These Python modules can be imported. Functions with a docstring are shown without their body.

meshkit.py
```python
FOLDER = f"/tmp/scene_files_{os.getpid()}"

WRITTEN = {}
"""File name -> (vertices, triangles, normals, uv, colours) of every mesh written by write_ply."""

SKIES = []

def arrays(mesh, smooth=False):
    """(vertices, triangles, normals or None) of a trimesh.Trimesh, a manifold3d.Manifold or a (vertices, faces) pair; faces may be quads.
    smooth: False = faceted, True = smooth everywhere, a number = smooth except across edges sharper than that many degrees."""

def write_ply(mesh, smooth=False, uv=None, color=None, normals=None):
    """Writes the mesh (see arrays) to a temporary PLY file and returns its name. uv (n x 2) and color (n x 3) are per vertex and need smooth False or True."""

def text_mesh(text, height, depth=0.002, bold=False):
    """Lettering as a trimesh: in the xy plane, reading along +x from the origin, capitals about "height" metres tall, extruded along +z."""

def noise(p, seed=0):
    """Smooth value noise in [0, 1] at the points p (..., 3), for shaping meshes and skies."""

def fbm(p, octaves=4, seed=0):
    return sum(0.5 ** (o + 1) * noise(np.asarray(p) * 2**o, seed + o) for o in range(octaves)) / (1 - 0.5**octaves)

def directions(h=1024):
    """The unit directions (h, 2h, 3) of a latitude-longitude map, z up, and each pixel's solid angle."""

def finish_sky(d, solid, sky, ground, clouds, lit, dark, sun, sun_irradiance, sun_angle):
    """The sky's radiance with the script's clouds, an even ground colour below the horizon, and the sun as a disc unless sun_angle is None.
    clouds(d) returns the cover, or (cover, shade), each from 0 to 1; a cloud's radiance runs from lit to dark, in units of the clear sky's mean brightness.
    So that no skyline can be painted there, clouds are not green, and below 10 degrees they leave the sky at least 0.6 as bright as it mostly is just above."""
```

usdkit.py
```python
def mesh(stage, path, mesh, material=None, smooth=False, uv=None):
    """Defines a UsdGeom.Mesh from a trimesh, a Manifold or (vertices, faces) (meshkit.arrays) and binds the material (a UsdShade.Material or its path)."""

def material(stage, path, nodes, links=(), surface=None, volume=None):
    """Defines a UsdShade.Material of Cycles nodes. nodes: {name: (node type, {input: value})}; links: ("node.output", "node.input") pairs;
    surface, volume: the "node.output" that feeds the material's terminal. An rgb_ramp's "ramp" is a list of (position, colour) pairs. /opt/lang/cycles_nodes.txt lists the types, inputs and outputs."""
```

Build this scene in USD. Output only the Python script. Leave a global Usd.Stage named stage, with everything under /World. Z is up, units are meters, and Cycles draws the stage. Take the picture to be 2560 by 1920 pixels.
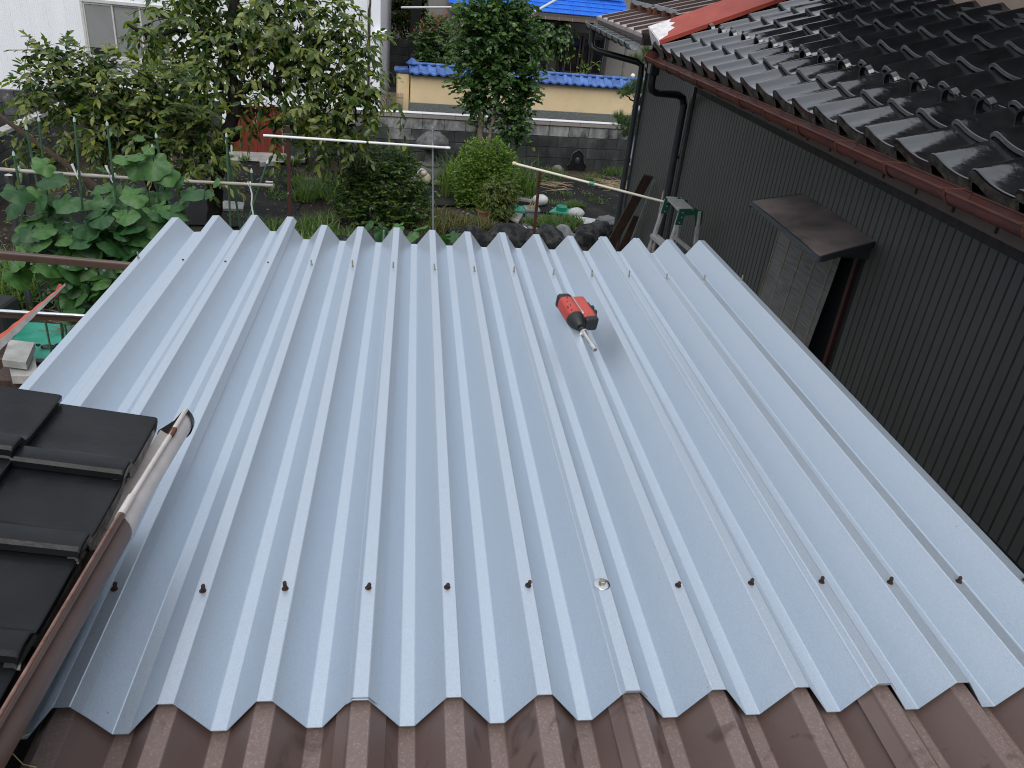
import math, random
import numpy as np, trimesh, usdkit, meshkit
from pxr import Usd, UsdGeom, UsdLux, UsdShade, Gf, Sdf, Vt

stage = Usd.Stage.CreateInMemory()
UsdGeom.SetStageUpAxis(stage, UsdGeom.Tokens.z)
UsdGeom.SetStageMetersPerUnit(stage, 1.0)
UsdGeom.Xform.Define(stage, '/World')
UsdGeom.Scope.Define(stage, '/World/Looks')

# ------------------------------------------------------------------ camera, sky, sun, exposure
CAM = np.array([1.267451, -1.530574, 3.5])
RW = np.array([[0.990257, -0.1024, 0.094369], [0.034149, -0.478412, -0.877471], [0.135, 0.872144, -0.470254]])
cam = UsdGeom.Camera.Define(stage, '/World/camera')
cam.CreateHorizontalApertureAttr(36.0); cam.CreateVerticalApertureAttr(27.0)
cam.CreateFocalLengthAttr(36.0 * 1992.74 / 2560); cam.CreateClippingRangeAttr(Gf.Vec2f(0.05, 2000))
cam.CreateExposureAttr(0.36)
_r, _u, _b = RW[0], -RW[1], -RW[2]
UsdGeom.Xformable(cam).AddTransformOp().Set(Gf.Matrix4d(*_r, 0, *_u, 0, *_b, 0, *CAM, 1))

SUN_EL, SUN_AZ = math.radians(50), math.radians(-172)
usdkit.material(stage, '/World/Looks/sky', {
    'tc': ('texture_coordinate', {}),
    'sky': ('sky_texture', {'sky_type': 'single_scattering', 'sun_disc': False, 'sun_elevation': SUN_EL, 'sun_rotation': SUN_AZ}),
    'map': ('mapping', {'scale': (1.0, 1.0, 2.2)}),
    'nz': ('noise_texture', {'scale': 2.3, 'detail': 6.0, 'roughness': 0.55}),
    'ramp': ('rgb_ramp', {'ramp': [(0.3, (0.70, 0.77, 0.88)), (0.55, (0.93, 0.99, 1.08)), (0.75, (1.26, 1.31, 1.38))]}),
    'lvl': ('mix_color', {'blend_type': 'multiply', 'fac': 1.0, 'b': (7.0, 7.0, 7.0), 'use_clamp': False}),
    'sz': ('separate_xyz', {}), 'gr': ('map_range', {'from_min': 0., 'from_max': 1., 'to_min': .56, 'to_max': 1.42, 'clamp': True}),
    'cg': ('mix_color', {'blend_type': 'multiply', 'fac': 1.0, 'use_clamp': False}), 'cc': ('combine_xyz', {}),
    'mx': ('mix_color', {'fac': 0.88, 'use_clamp': False}),
    'bg': ('background_shader', {'strength': 0.1})},
    [('tc.generated', 'map.vector'), ('map.vector', 'nz.vector'), ('nz.fac', 'ramp.fac'), ('ramp.color', 'lvl.a'),
     ('sky.color', 'mx.a'), ('tc.generated', 'sz.vector'), ('sz.z', 'gr.value'), ('gr.result', 'cc.x'), ('gr.result', 'cc.y'), ('gr.result', 'cc.z'), ('lvl.result', 'cg.a'), ('cc.vector', 'cg.b'), ('cg.result', 'mx.b'), ('mx.result', 'bg.color')], surface='bg.background')
dome = UsdLux.DomeLight.Define(stage, '/World/sky')
UsdShade.MaterialBindingAPI.Apply(dome.GetPrim()).Bind(UsdShade.Material.Get(stage, '/World/Looks/sky'))
dome.GetPrim().SetCustomDataByKey('kind', 'structure')
dome.GetPrim().SetCustomDataByKey('label', 'bright overcast daytime sky above the houses and garden')
dome.GetPrim().SetCustomDataByKey('category', 'sky')
sun = UsdLux.DistantLight.Define(stage, '/World/sun')
sun.CreateIntensityAttr(0.38); sun.CreateAngleAttr(40.0); sun.CreateNormalizeAttr(True)
sun.CreateColorAttr(Gf.Vec3f(1.0, 0.97, 0.92))
_d = np.array([math.sin(SUN_AZ) * math.cos(SUN_EL), math.cos(SUN_AZ) * math.cos(SUN_EL), math.sin(SUN_EL)])
_x = np.cross([0, 0, 1], _d); _x /= np.linalg.norm(_x); _y = np.cross(_d, _x)
UsdGeom.Xformable(sun).AddTransformOp().Set(Gf.Matrix4d(*_x, 0, *_y, 0, *_d, 0, 0, 0, 30, 1))

# ------------------------------------------------------------------ helpers
USED = {}
def numbered(path):
    n = USED.get(path, -1) + 1
    USED[path] = n
    return path if n == 0 else '%s_%03d' % (path, n)

def tag(p, label=None, cat=None, group=None, kind=None):
    for k, v in (('label', label), ('category', cat), ('group', group), ('kind', kind)):
        if v: p.SetCustomDataByKey(k, v)
    return p

def thing(name, label, cat, loc=(0, 0, 0), group=None):
    x = UsdGeom.Xform.Define(stage, numbered('/World/' + name))
    x.AddTranslateOp().Set(Gf.Vec3d(*map(float, loc)))
    p = tag(x.GetPrim(), label, cat, group)
    p_loc[str(p.GetPath())] = np.array(loc, float)
    return p
p_loc = {}

def rotz(a): c, s = math.cos(a), math.sin(a); return np.array([[c, -s, 0], [s, c, 0], [0, 0, 1.0]])
def frame(d, up=(0, 0, 1)):
    d = np.asarray(d, float); d = d / np.linalg.norm(d)
    up = np.asarray(up, float)
    if abs(d @ up) > .98: up = np.array([1.0, 0, 0])
    s = np.cross(d, up); s /= np.linalg.norm(s)
    return d, s, np.cross(s, d)

class MB:
    """collects pieces of geometry; put() makes them one mesh"""
    def __init__(self): self.v, self.f, self.n = [], [], 0
    def add(self, V, F):
        V = np.asarray(V, float).reshape(-1, 3); F = np.asarray(F, int)
        if F.shape[1] == 4: F = np.vstack([F[:, [0, 1, 2]], F[:, [0, 2, 3]]])
        self.v.append(V); self.f.append(F + self.n); self.n += len(V); return self
    def box(self, c, s, R=None, ch=0.0):
        c = np.asarray(c, float); s = np.asarray(s, float) / 2
        if ch <= 0:
            V = np.array([[x, y, z] for x in (-1, 1) for y in (-1, 1) for z in (-1, 1)], float) * s
            F = [[0, 1, 3, 2], [4, 6, 7, 5], [0, 4, 5, 1], [2, 3, 7, 6], [0, 2, 6, 4], [1, 5, 7, 3]]
        else:
            V, _ = [], 0
            for x in (-1, 1):
                for y in (-1, 1):
                    for z in (-1, 1):
                        k = np.array([x, y, z], float)
                        for a in range(3):
                            p = k * (s - ch); p[a] = k[a] * s[a]; V.append(p)
            h = trimesh.Trimesh(V, trimesh.convex.ConvexHull(V).simplices if hasattr(trimesh.convex, 'ConvexHull') else [], process=False) if False else trimesh.convex.convex_hull(np.array(V))
            V, F = np.array(h.vertices), np.array(h.faces)
        if R is not None: V = V @ np.asarray(R).T
        return self.add(V + c, F)
    def bar(self, a, b, w, h, up=(0, 0, 1)):
        a, b = np.asarray(a, float), np.asarray(b, float); d, s, u = frame(b - a, up)
        V = [p + s * i * w / 2 + u * j * h / 2 for p in (a, b) for i, j in ((-1, -1), (1, -1), (1, 1), (-1, 1))]
        return self.add(V, [[0, 1, 2, 3], [7, 6, 5, 4], [0, 4, 5, 1], [1, 5, 6, 2], [2, 6, 7, 3], [3, 7, 4, 0]])
    def tube(self, path, r, n=8, cap=True):
        P = np.asarray(path, float); m = len(P); r = np.broadcast_to(np.asarray(r, float), (m,))
        T = np.gradient(P, axis=0); T /= np.maximum(np.linalg.norm(T, axis=1, keepdims=True), 1e-9)
        ref = np.array([0, 0, 1.0]) if abs(T[0, 2]) < .9 else np.array([1.0, 0, 0])
        V = []
        for i in range(m):
            s = np.cross(T[i], ref); s /= max(np.linalg.norm(s), 1e-9); u = np.cross(s, T[i]); ref = u
            a = np.arange(n) * 2 * math.pi / n
            V.append(P[i] + r[i] * (np.cos(a)[:, None] * s + np.sin(a)[:, None] * u))
        V = np.vstack(V); F = []
        for i in range(m - 1):
            for k in range(n):
                q = (k + 1) % n; F.append([i * n + k, i * n + q, i * n + n + q, i * n + n + k])
        self.add(V, F)
        if cap:
            for b, o in ((0, -1), ((m - 1) * n, 1)):
                c = V[b:b + n]; self.add(np.vstack([c, c.mean(0)]), [[k, (k + 1) % n, n][::o] for k in range(n)])
        return self
    def grid(self, G):
        G = np.asarray(G, float); m, n = G.shape[:2]
        i = np.arange(m * n).reshape(m, n)
        return self.add(G.reshape(-1, 3), np.stack([i[:-1, :-1], i[1:, :-1], i[1:, 1:], i[:-1, 1:]], -1).reshape(-1, 4))
    def prism(self, poly, o, ux, uy, ext):
        from shapely.geometry import Polygon
        v2, f = trimesh.creation.triangulate_polygon(Polygon(poly), engine='earcut')
        o, ux, uy, ext = (np.asarray(k, float) for k in (o, ux, uy, ext))
        A = o + v2[:, :1] * ux + v2[:, 1:] * uy
        self.add(A, f); self.add(A + ext, np.asarray(f)[:, ::-1])
        P = np.asarray(poly, float); B = o + P[:, :1] * ux + P[:, 1:] * uy; n = len(P)
        return self.add(np.vstack([B, B + ext]), [[k, (k + 1) % n, n + (k + 1) % n, n + k] for k in range(n)])
    def lathe(self, prof, c, n=16, axis=None):
        prof = np.asarray(prof, float); a = np.arange(n) * 2 * math.pi / n; m = len(prof)
        V = np.array([[r * math.cos(t), r * math.sin(t), z] for r, z in prof for t in a])
        if axis is not None:
            d, s, u = frame(axis); V = V[:, :1] * s + V[:, 1:2] * u + V[:, 2:] * d
        F = [[i * n + k, i * n + (k + 1) % n, i * n + n + (k + 1) % n, i * n + n + k] for i in range(m - 1) for k in range(n)]
        return self.add(V + np.asarray(c, float), F)
    def blob(self, c, s, seed=0, rough=.18, sub=2, R=None, freq=1.7):
        m = trimesh.creation.icosphere(subdivisions=sub); V = np.array(m.vertices)
        k = 1 + rough * 2 * (meshkit.fbm(V * freq + seed * 7.3, 3, seed) - .5)
        V = V * k[:, None] * np.asarray(s, float)
        if R is not None: V = V @ np.asarray(R).T
        return self.add(V + np.asarray(c, float), m.faces)
    def arrays(self): return np.vstack(self.v), np.vstack(self.f)

def put(name, mb, mat, parent=None, smooth=False, label=None, cat=None, group=None, kind=None, shade=None):
    V, F = mb.arrays() if isinstance(mb, MB) else mb
    base = str(parent.GetPath()) if parent else '/World'
    off = np.zeros(3); q = base
    while q in p_loc or q.count('/') > 1:
        off = off + p_loc.get(q, 0); q = q.rsplit('/', 1)[0]
    m = usdkit.mesh(stage, numbered(base + '/' + name), (np.asarray(V) - off, F), mat, smooth)
    m.CreateDoubleSidedAttr(True)
    if str(mat.GetPath()).rpartition('/')[2] in LEAFY:
        pv = UsdGeom.PrimvarsAPI(m)
        if shade is None or np.ndim(shade) == 0: pv.CreatePrimvar('shade', Sdf.ValueTypeNames.FloatArray, 'vertex').Set(Vt.FloatArray.FromNumpy(np.full(len(m.GetPointsAttr().Get()), .5 if shade is None else float(shade), np.float32)))
        else: pv.CreatePrimvar('shade', Sdf.ValueTypeNames.FloatArray, 'vertex').Set(Vt.FloatArray.FromNumpy(np.asarray(shade, np.float32)))
    return tag(m.GetPrim(), label, cat, group, kind)

# ------------------------------------------------------------------ materials
def M(name, c1, c2=None, scale=6., rough=.6, rough2=None, metal=0., bump=0., bscale=None, rnd=0., detail=5., spec=.5, dist=0., lo=.35, hi=.65, stretch=None, coat=0., wet=None):
    nodes = {'g': ('geometry', {}), 'mp': ('mapping', {'scale': stretch or (1, 1, 1)}),
             'n': ('noise_texture', {'scale': scale, 'detail': detail, 'roughness': .6, 'distortion': dist}),
             'r': ('rgb_ramp', {'ramp': [(lo, c1), (hi, c2 or c1)]}),
             'p': ('principled_bsdf', {'roughness': rough, 'metallic': metal, 'specular_ior_level': spec, 'coat_weight': coat, 'coat_roughness': .05})}
    links = [('g.position', 'mp.vector'), ('mp.vector', 'n.vector'), ('n.fac', 'r.fac')]
    col = 'r.color'
    if rnd:
        nodes.update({'oi': ('object_info', {}), 'mr': ('map_range', {'from_min': 0., 'from_max': 1., 'to_min': 1 - rnd, 'to_max': 1 + rnd}),
                      'h': ('hsv', {})})
        links += [('oi.random', 'mr.value'), ('mr.result', 'h.value'), (col, 'h.color')]; col = 'h.color'
    links.append((col, 'p.base_color'))
    if rough2 is not None:
        nodes['n2'] = ('noise_texture', {'scale': (wet or scale * 1.7), 'detail': 4.})
        nodes['m2'] = ('map_range', {'from_min': .35, 'from_max': .65, 'to_min': rough, 'to_max': rough2, 'clamp': True})
        links += [('mp.vector', 'n2.vector'), ('n2.fac', 'm2.value'), ('m2.result', 'p.roughness')]
    if bump:
        nodes['n3'] = ('noise_texture', {'scale': bscale or scale * 4, 'detail': 6.})
        nodes['b'] = ('bump', {'strength': bump, 'distance': .02})
        links += [('mp.vector', 'n3.vector'), ('n3.fac', 'b.height'), ('b.normal', 'p.normal')]
    return usdkit.material(stage, '/World/Looks/' + name, nodes, links, surface='p.BSDF')

LEAFY = set()
def leafmat(name, dark, mid, light, trans=.3, rough=.4, spec=.5, lo=.15, hi=.85):
    LEAFY.add(name)
    nodes = {'g': ('geometry', {}), 'at': ('attribute', {'attribute': 'shade'}),
             'r': ('rgb_ramp', {'ramp': [(0, dark), (lo, dark), (.5, mid), (hi, light), (1, light)]}),
             'n': ('noise_texture', {'scale': 40., 'detail': 3.}), 'mr': ('map_range', {'from_min': .3, 'from_max': .7, 'to_min': .8, 'to_max': 1.2}),
             'h': ('hsv', {}), 'p': ('principled_bsdf', {'roughness': rough, 'specular_ior_level': spec}),
             't': ('translucent_bsdf', {}), 'm': ('mix_closure', {'fac': trans}),
             'tc': ('mix_color', {'blend_type': 'multiply', 'fac': 1., 'b': (1.5, 1.7, .6), 'use_clamp': False})}
    links = [('at.fac', 'r.fac'),
             ('g.position', 'n.vector'), ('n.fac', 'mr.value'), ('mr.result', 'h.value'), ('r.color', 'h.color'),
             ('h.color', 'p.base_color'), ('h.color', 'tc.a'), ('tc.result', 't.color'), ('p.BSDF', 'm.closure1'), ('t.BSDF', 'm.closure2')]
    return usdkit.material(stage, '/World/Looks/' + name, nodes, links, surface='m.closure')

galv = usdkit.material(stage, '/World/Looks/galvalume_steel', {
    'g': ('geometry', {}), 'v': ('voronoi_texture', {'scale': 420.}), 'n': ('noise_texture', {'scale': 1.4, 'detail': 5.}),
    'n2': ('noise_texture', {'scale': 900., 'detail': 2.}), 'bw': ('rgb_to_bw', {}),
    'c': ('rgb_ramp', {'ramp': [(0, (.455, .515, .585)), (1, (.55, .615, .685))]}),
    'mr': ('map_range', {'from_min': .3, 'from_max': .7, 'to_min': .34, 'to_max': .44, 'clamp': True}),
    'dn': ('noise_texture', {'scale': 110., 'detail': 0.}), 'dr': ('rgb_ramp', {'ramp': [(0, (1, 1, 1)), (.90, (1, 1, 1)), (.915, (.5, .48, .45)), (1, (.4, .38, .35))]}),
    'mul': ('mix_color', {'blend_type': 'multiply', 'fac': 1.}),
    'b': ('bump', {'strength': .10, 'distance': .004}), 'b2': ('bump', {'strength': .05, 'distance': .02}),
    'n4': ('noise_texture', {'scale': 5., 'detail': 2.}),
    'p': ('principled_bsdf', {'metallic': .68, 'roughness': .4})},
    [('g.position', 'v.vector'), ('g.position', 'n.vector'), ('g.position', 'n2.vector'), ('g.position', 'n4.vector'), ('g.position', 'dn.vector'),
     ('v.color', 'bw.color'), ('bw.val', 'c.fac'), ('dn.fac', 'dr.fac'), ('c.color', 'mul.a'), ('dr.color', 'mul.b'), ('mul.result', 'p.base_color'),
     ('n.fac', 'mr.value'), ('mr.result', 'p.roughness'), ('n4.fac', 'b2.height'), ('b2.normal', 'b.normal'), ('n2.fac', 'b.height'), ('b.normal', 'p.normal')], surface='p.BSDF')
# old brown roof: flat parts (normals up) weathered with pale specks, slopes plain
brown_roof = usdkit.material(stage, '/World/Looks/old_brown_paint', {
    'g': ('geometry', {}), 'n': ('noise_texture', {'scale': 3., 'detail': 5.}),
    'r': ('rgb_ramp', {'ramp': [(.35, (.112, .074, .066)), (.65, (.138, .096, .085))]}),
    'sx': ('separate_xyz', {}), 'up': ('map_range', {'from_min': .9, 'from_max': .97, 'to_min': 0., 'to_max': 1., 'clamp': True}),
    's': ('noise_texture', {'scale': 150., 'detail': 6., 'roughness': .75, 'distortion': .4}), 'sr': ('rgb_ramp', {'ramp': [(.52, (0, 0, 0)), (.72, (1, 1, 1))]}),
    'w': ('math', {'math_type': 'multiply'}), 'w2': ('math', {'math_type': 'multiply', 'value2': .75}),
    'mx': ('mix_color', {'b': (.36, .27, .24)}), 'mx0': ('mix_color', {'b': (.165, .12, .108)}),
    'st': ('noise_texture', {'scale': 9., 'detail': 3., 'distortion': 1.2}), 'str': ('rgb_ramp', {'ramp': [(.60, (1, 1, 1)), (.70, (.62, .6, .6))]}),
    'mu': ('mix_color', {'blend_type': 'multiply', 'fac': 1.}),
    'b': ('bump', {'strength': .15, 'distance': .01}),
    'p': ('principled_bsdf', {'roughness': .5, 'specular_ior_level': .4})},
    [('g.position', 'n.vector'), ('g.position', 's.vector'), ('g.position', 'st.vector'), ('n.fac', 'r.fac'), ('g.true_normal', 'sx.vector'), ('sx.z', 'up.value'), ('s.fac', 'sr.fac'),
     ('up.result', 'w.value1'), ('sr.color', 'w.value2'), ('w.value', 'w2.value1'), ('up.result', 'mx0.fac'), ('r.color', 'mx0.a'), ('mx0.result', 'mx.a'), ('w2.value', 'mx.fac'),
     ('st.fac', 'str.fac'), ('mx.result', 'mu.a'), ('str.color', 'mu.b'), ('mu.result', 'p.base_color'), ('s.fac', 'b.height'), ('b.normal', 'p.normal')], surface='p.BSDF')
rust_bolt = M('rusty_bolt', (.030, .017, .012), (.065, .034, .022), 120, .65, metal=.4, bump=.3)
zinc_bolt = M('yellow_zinc', (.26, .23, .17), (.40, .37, .31), 60, .4, metal=.8)
washer_m = M('washer_steel', (.6, .6, .6), None, 5, .22, metal=1.)
black_wet = M('wet_black_glaze', (.005, .005, .0055), (.010, .010, .010), 9, .05, .14, rnd=.25, bump=.07, bscale=30, spec=.5, wet=14, coat=.7)
black_dry = M('black_smoked_tile', (.0055, .006, .0072), (.011, .0112, .012), 4, .24, .46, rnd=.3, bump=.06, bscale=40, spec=.22)
tile_edge = M('olive_tile_edge', (.012, .014, .014), (.075, .078, .060), 22, .22, .5, lo=.42, hi=.75)
dark_siding = M('dark_siding', (.056, .059, .055), (.066, .069, .065), 2, .42, rnd=.04, stretch=(1, 1, .3))
dark_back = M('dark_backing', (.012, .013, .013), None, 3, .8)
soot_wood = M('sooty_wood', (.010, .009, .009), (.022, .02, .019), 18, .7, bump=.4)
copper_gut = M('red_brown_gutter', (.075, .016, .009), (.032, .009, .007), 7, .45, .62, spec=.35, lo=.4, hi=.7, stretch=(1, .6, 2.5))
red_paint = M('red_lead_paint', (.30, .045, .028), (.37, .065, .042), 5, .55, bump=.1)
white_flake = M('flaking_white_paint', (.55, .5, .5), (.75, .72, .74), 20, .6)
dkpipe = M('dark_pipe', (.032, .038, .042), (.045, .05, .055), 4, .38)
blackpipe = M('black_pipe', (.007, .008, .009), (.012, .013, .014), 4, .35)
awning_m = M('brown_awning_sheet', (.27, .21, .195), (.085, .07, .066), 2.2, .38, lo=.42, hi=.66, bump=.08)
bamboo_scr = usdkit.material(stage, '/World/Looks/reed_screen', {
    'g': ('geometry', {}), 'm': ('mapping', {'scale': (1, 7, 160)}), 'n': ('noise_texture', {'scale': 1., 'detail': 3.}),
    'r': ('rgb_ramp', {'ramp': [(.3, (.075, .074, .070)), (.7, (.19, .186, .175))]}), 'p': ('principled_bsdf', {'roughness': .7})},
    [('g.position', 'm.vector'), ('m.vector', 'n.vector'), ('n.fac', 'r.fac'), ('r.color', 'p.base_color')], surface='p.BSDF')
darkred = M('dark_red_wood', (.05, .018, .016), (.03, .012, .011), 8, .5)
beigewall = M('beige_plaster', (.36, .27, .20), (.42, .32, .245), 5, .8, bump=.15, bscale=80)
noshi = M('dark_ridge_tile', (.022, .025, .030), (.035, .04, .047), 6, .35)
pale_pvc = M('faded_pink_gutter', (.48, .43, .405), (.58, .53, .505), 14, .5, lo=.35, hi=.62)
brown_pvc = M('brown_gutter', (.070, .040, .032), (.105, .062, .048), 8, .42, lo=.3, hi=.72)
annex_tan = M('tan_metal_roof', (.36, .29, .27), (.43, .36, .335), 4, .45)
annex_brn = M('brown_seam', (.06, .042, .040), None, 4, .4)
galv_old = M('old_galvanised', (.32, .35, .38), (.45, .48, .5), 20, .42, metal=.6)
rust = M('rust', (.11, .032, .014), (.06, .02, .01), 40, .8)
white_sid = M('white_siding', (.80, .82, .845), (.86, .87, .89), 1.2, .5, rnd=.015, stretch=(2, 2, .5))
alu = M('aluminium', (.55, .56, .57), (.62, .63, .64), 8, .42, metal=.6)
cream_frame = M('window_sash_frame', (.48, .47, .45), (.58, .57, .55), 8, .5)
frosted = M('frosted_pane', (.21, .215, .21), (.25, .255, .25), 1.5, .22, spec=.5)
darkglass = M('dark_pane', (.02, .022, .024), None, 3, .06)
conc = usdkit.material(stage, '/World/Looks/weathered_block', {
    'g': ('geometry', {}), 'oi': ('object_info', {}), 'n': ('noise_texture', {'scale': 3.2, 'detail': 7., 'roughness': .65}),
    'mp': ('mapping', {'scale': (5, 5, 2.0)}), 'sn': ('noise_texture', {'scale': 1., 'detail': 4.}),
    'r': ('rgb_ramp', {'ramp': [(.42, (.022, .024, .025)), (.60, (.050, .053, .054)), (.70, (.085, .088, .088)), (.755, (.30, .30, .29)), (.85, (.5, .5, .49))]}),
    'a': ('math', {'math_type': 'multiply_add', 'value2': .55}), 'zr': ('map_range', {'from_min': .3, 'from_max': .7, 'to_min': .06, 'to_max': .30, 'clamp': True}),
    'o': ('math', {'math_type': 'multiply_add', 'value2': .14}), 'b': ('bump', {'strength': .4, 'distance': .01}),
    'n3': ('noise_texture', {'scale': 90., 'detail': 4.}), 'p': ('principled_bsdf', {'roughness': .85})},
    [('g.position', 'n.vector'), ('g.position', 'mp.vector'), ('mp.vector', 'sn.vector'), ('sn.fac', 'zr.value'),
     ('n.fac', 'a.value1'), ('zr.result', 'a.value3'), ('oi.random', 'o.value1'), ('a.value', 'o.value3'), ('o.value', 'r.fac'),
     ('r.color', 'p.base_color'), ('g.position', 'n3.vector'), ('n3.fac', 'b.height'), ('b.normal', 'p.normal')], surface='p.BSDF')
conc_top = M('pale_block', (.055, .056, .056), (.36, .36, .35), 5.5, .85, rnd=.2, bump=.4, bscale=90, stretch=(1, 1, .55), lo=.34, hi=.70, dist=.6)
mortar_m = M('dark_mortar', (.03, .03, .03), (.06, .06, .058), 12, .9)
cap_m = M('white_cap', (.62, .62, .63), (.72, .72, .73), 3, .6, rnd=.03)
cap_side = M('pinkish_cap_side', (.27, .235, .225), (.31, .27, .255), 6, .7)
red_gate_m = M('faded_red_paint', (.20, .030, .018), (.105, .022, .016), 3.5, .5, lo=.45, hi=.72, stretch=(3, 3, .8), bump=.1)
stucco = M('yellow_stucco', (.66, .51, .30), (.73, .57, .35), 2.5, .85, bump=.25, bscale=120)
granite = M('green_granite_chip', (.045, .055, .05), (.22, .23, .22), 120, .8, detail=3, lo=.4, hi=.62)
blue_glaze = M('blue_glaze', (.032, .085, .30), (.075, .17, .45), 9, .22, rnd=.25, coat=.3)
blue_roof_m = M('bright_blue_sheet', (.012, .13, .62), (.02, .17, .70), 6, .4)
housewall = M('grey_beige_render', (.20, .185, .165), (.235, .22, .20), 2, .8)
darkwood = M('dark_brown_wood', (.028, .021, .018), (.045, .034, .03), 9, .6)
brownalu = M('bronze_frame', (.075, .063, .055), (.10, .085, .075), 5, .4)
soil = usdkit.material(stage, '/World/Looks/garden_soil', {
    'g': ('geometry', {}), 'n': ('noise_texture', {'scale': 1.1, 'detail': 7., 'roughness': .65}), 'n2': ('noise_texture', {'scale': 38., 'detail': 5., 'roughness': .7}),
    'r': ('rgb_ramp', {'ramp': [(.32, (.018, .016, .013)), (.5, (.042, .034, .026)), (.66, (.085, .07, .052))]}),
    'sr': ('rgb_ramp', {'ramp': [(.62, (0, 0, 0)), (.72, (1, 1, 1))]}), 'mx': ('mix_color', {'b': (.17, .15, .12)}),
    'b': ('bump', {'strength': .8, 'distance': .03}), 'p': ('principled_bsdf', {'roughness': .9, 'specular_ior_level': .15})},
    [('g.position', 'n.vector'), ('g.position', 'n2.vector'), ('n.fac', 'r.fac'), ('n2.fac', 'sr.fac'), ('sr.color', 'mx.fac'), ('r.color', 'mx.a'), ('mx.result', 'p.base_color'),
     ('n2.fac', 'b.height'), ('b.normal', 'p.normal')], surface='p.BSDF')
fabric = usdkit.material(stage, '/World/Looks/black_weed_fabric', {
    'g': ('geometry', {}), 'n': ('noise_texture', {'scale': 1.3, 'detail': 6., 'roughness': .65}), 'n2': ('noise_texture', {'scale': 22., 'detail': 5., 'roughness': .7}),
    'r': ('rgb_ramp', {'ramp': [(.35, (.008, .0082, .009)), (.55, (.017, .0165, .016)), (.72, (.040, .036, .030))]}),
    'sr': ('rgb_ramp', {'ramp': [(.64, (0, 0, 0)), (.74, (1, 1, 1))]}), 'mx': ('mix_color', {'b': (.12, .11, .085)}),
    'b': ('bump', {'strength': .35, 'distance': .03}), 'p': ('principled_bsdf', {'roughness': .75, 'specular_ior_level': .15})},
    [('g.position', 'n.vector'), ('g.position', 'n2.vector'), ('n.fac', 'r.fac'), ('n2.fac', 'sr.fac'), ('sr.color', 'mx.fac'), ('r.color', 'mx.a'), ('mx.result', 'p.base_color'),
     ('n.fac', 'b.height'), ('b.normal', 'p.normal')], surface='p.BSDF')
asphalt = M('asphalt', (.045, .046, .048), (.07, .07, .07), 8, .85, bump=.3)
slab_m = M('pale_concrete_slab', (.24, .235, .22), (.40, .39, .37), 5, .8, rnd=.15, bump=.2)
grey_stone = M('grey_river_stone', (.11, .112, .115), (.23, .23, .225), 6, .75, rnd=.25, bump=.3)
dark_rock = M('dark_lichen_rock', (.012, .012, .013), (.085, .087, .080), 7, .8, rnd=.3, bump=.9, lo=.45, hi=.78, spec=.25)
white_stone = M('white_stone', (.40, .40, .40), (.62, .62, .61), 7, .7, bump=.3)
lantern_m = M('lantern_granite', (.055, .055, .056), (.16, .16, .155), 9, .85, bump=.5)
bark_dark = M('wet_dark_bark', (.006, .005, .0045), (.015, .013, .011), 14, .85, bump=.6, spec=.2)
bark_pale = M('pale_bark', (.13, .10, .075), (.20, .16, .12), 14, .8, bump=.4)
stem_green = M('green_stem', (.08, .13, .035), (.12, .17, .06), 10, .6)
dry_stem = M('dry_stem', (.28, .20, .12), (.42, .33, .21), 20, .8)
green_stake = M('green_coated_stake', (.035, .085, .050), (.06, .115, .07), 14, .45, rnd=.15)
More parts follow.
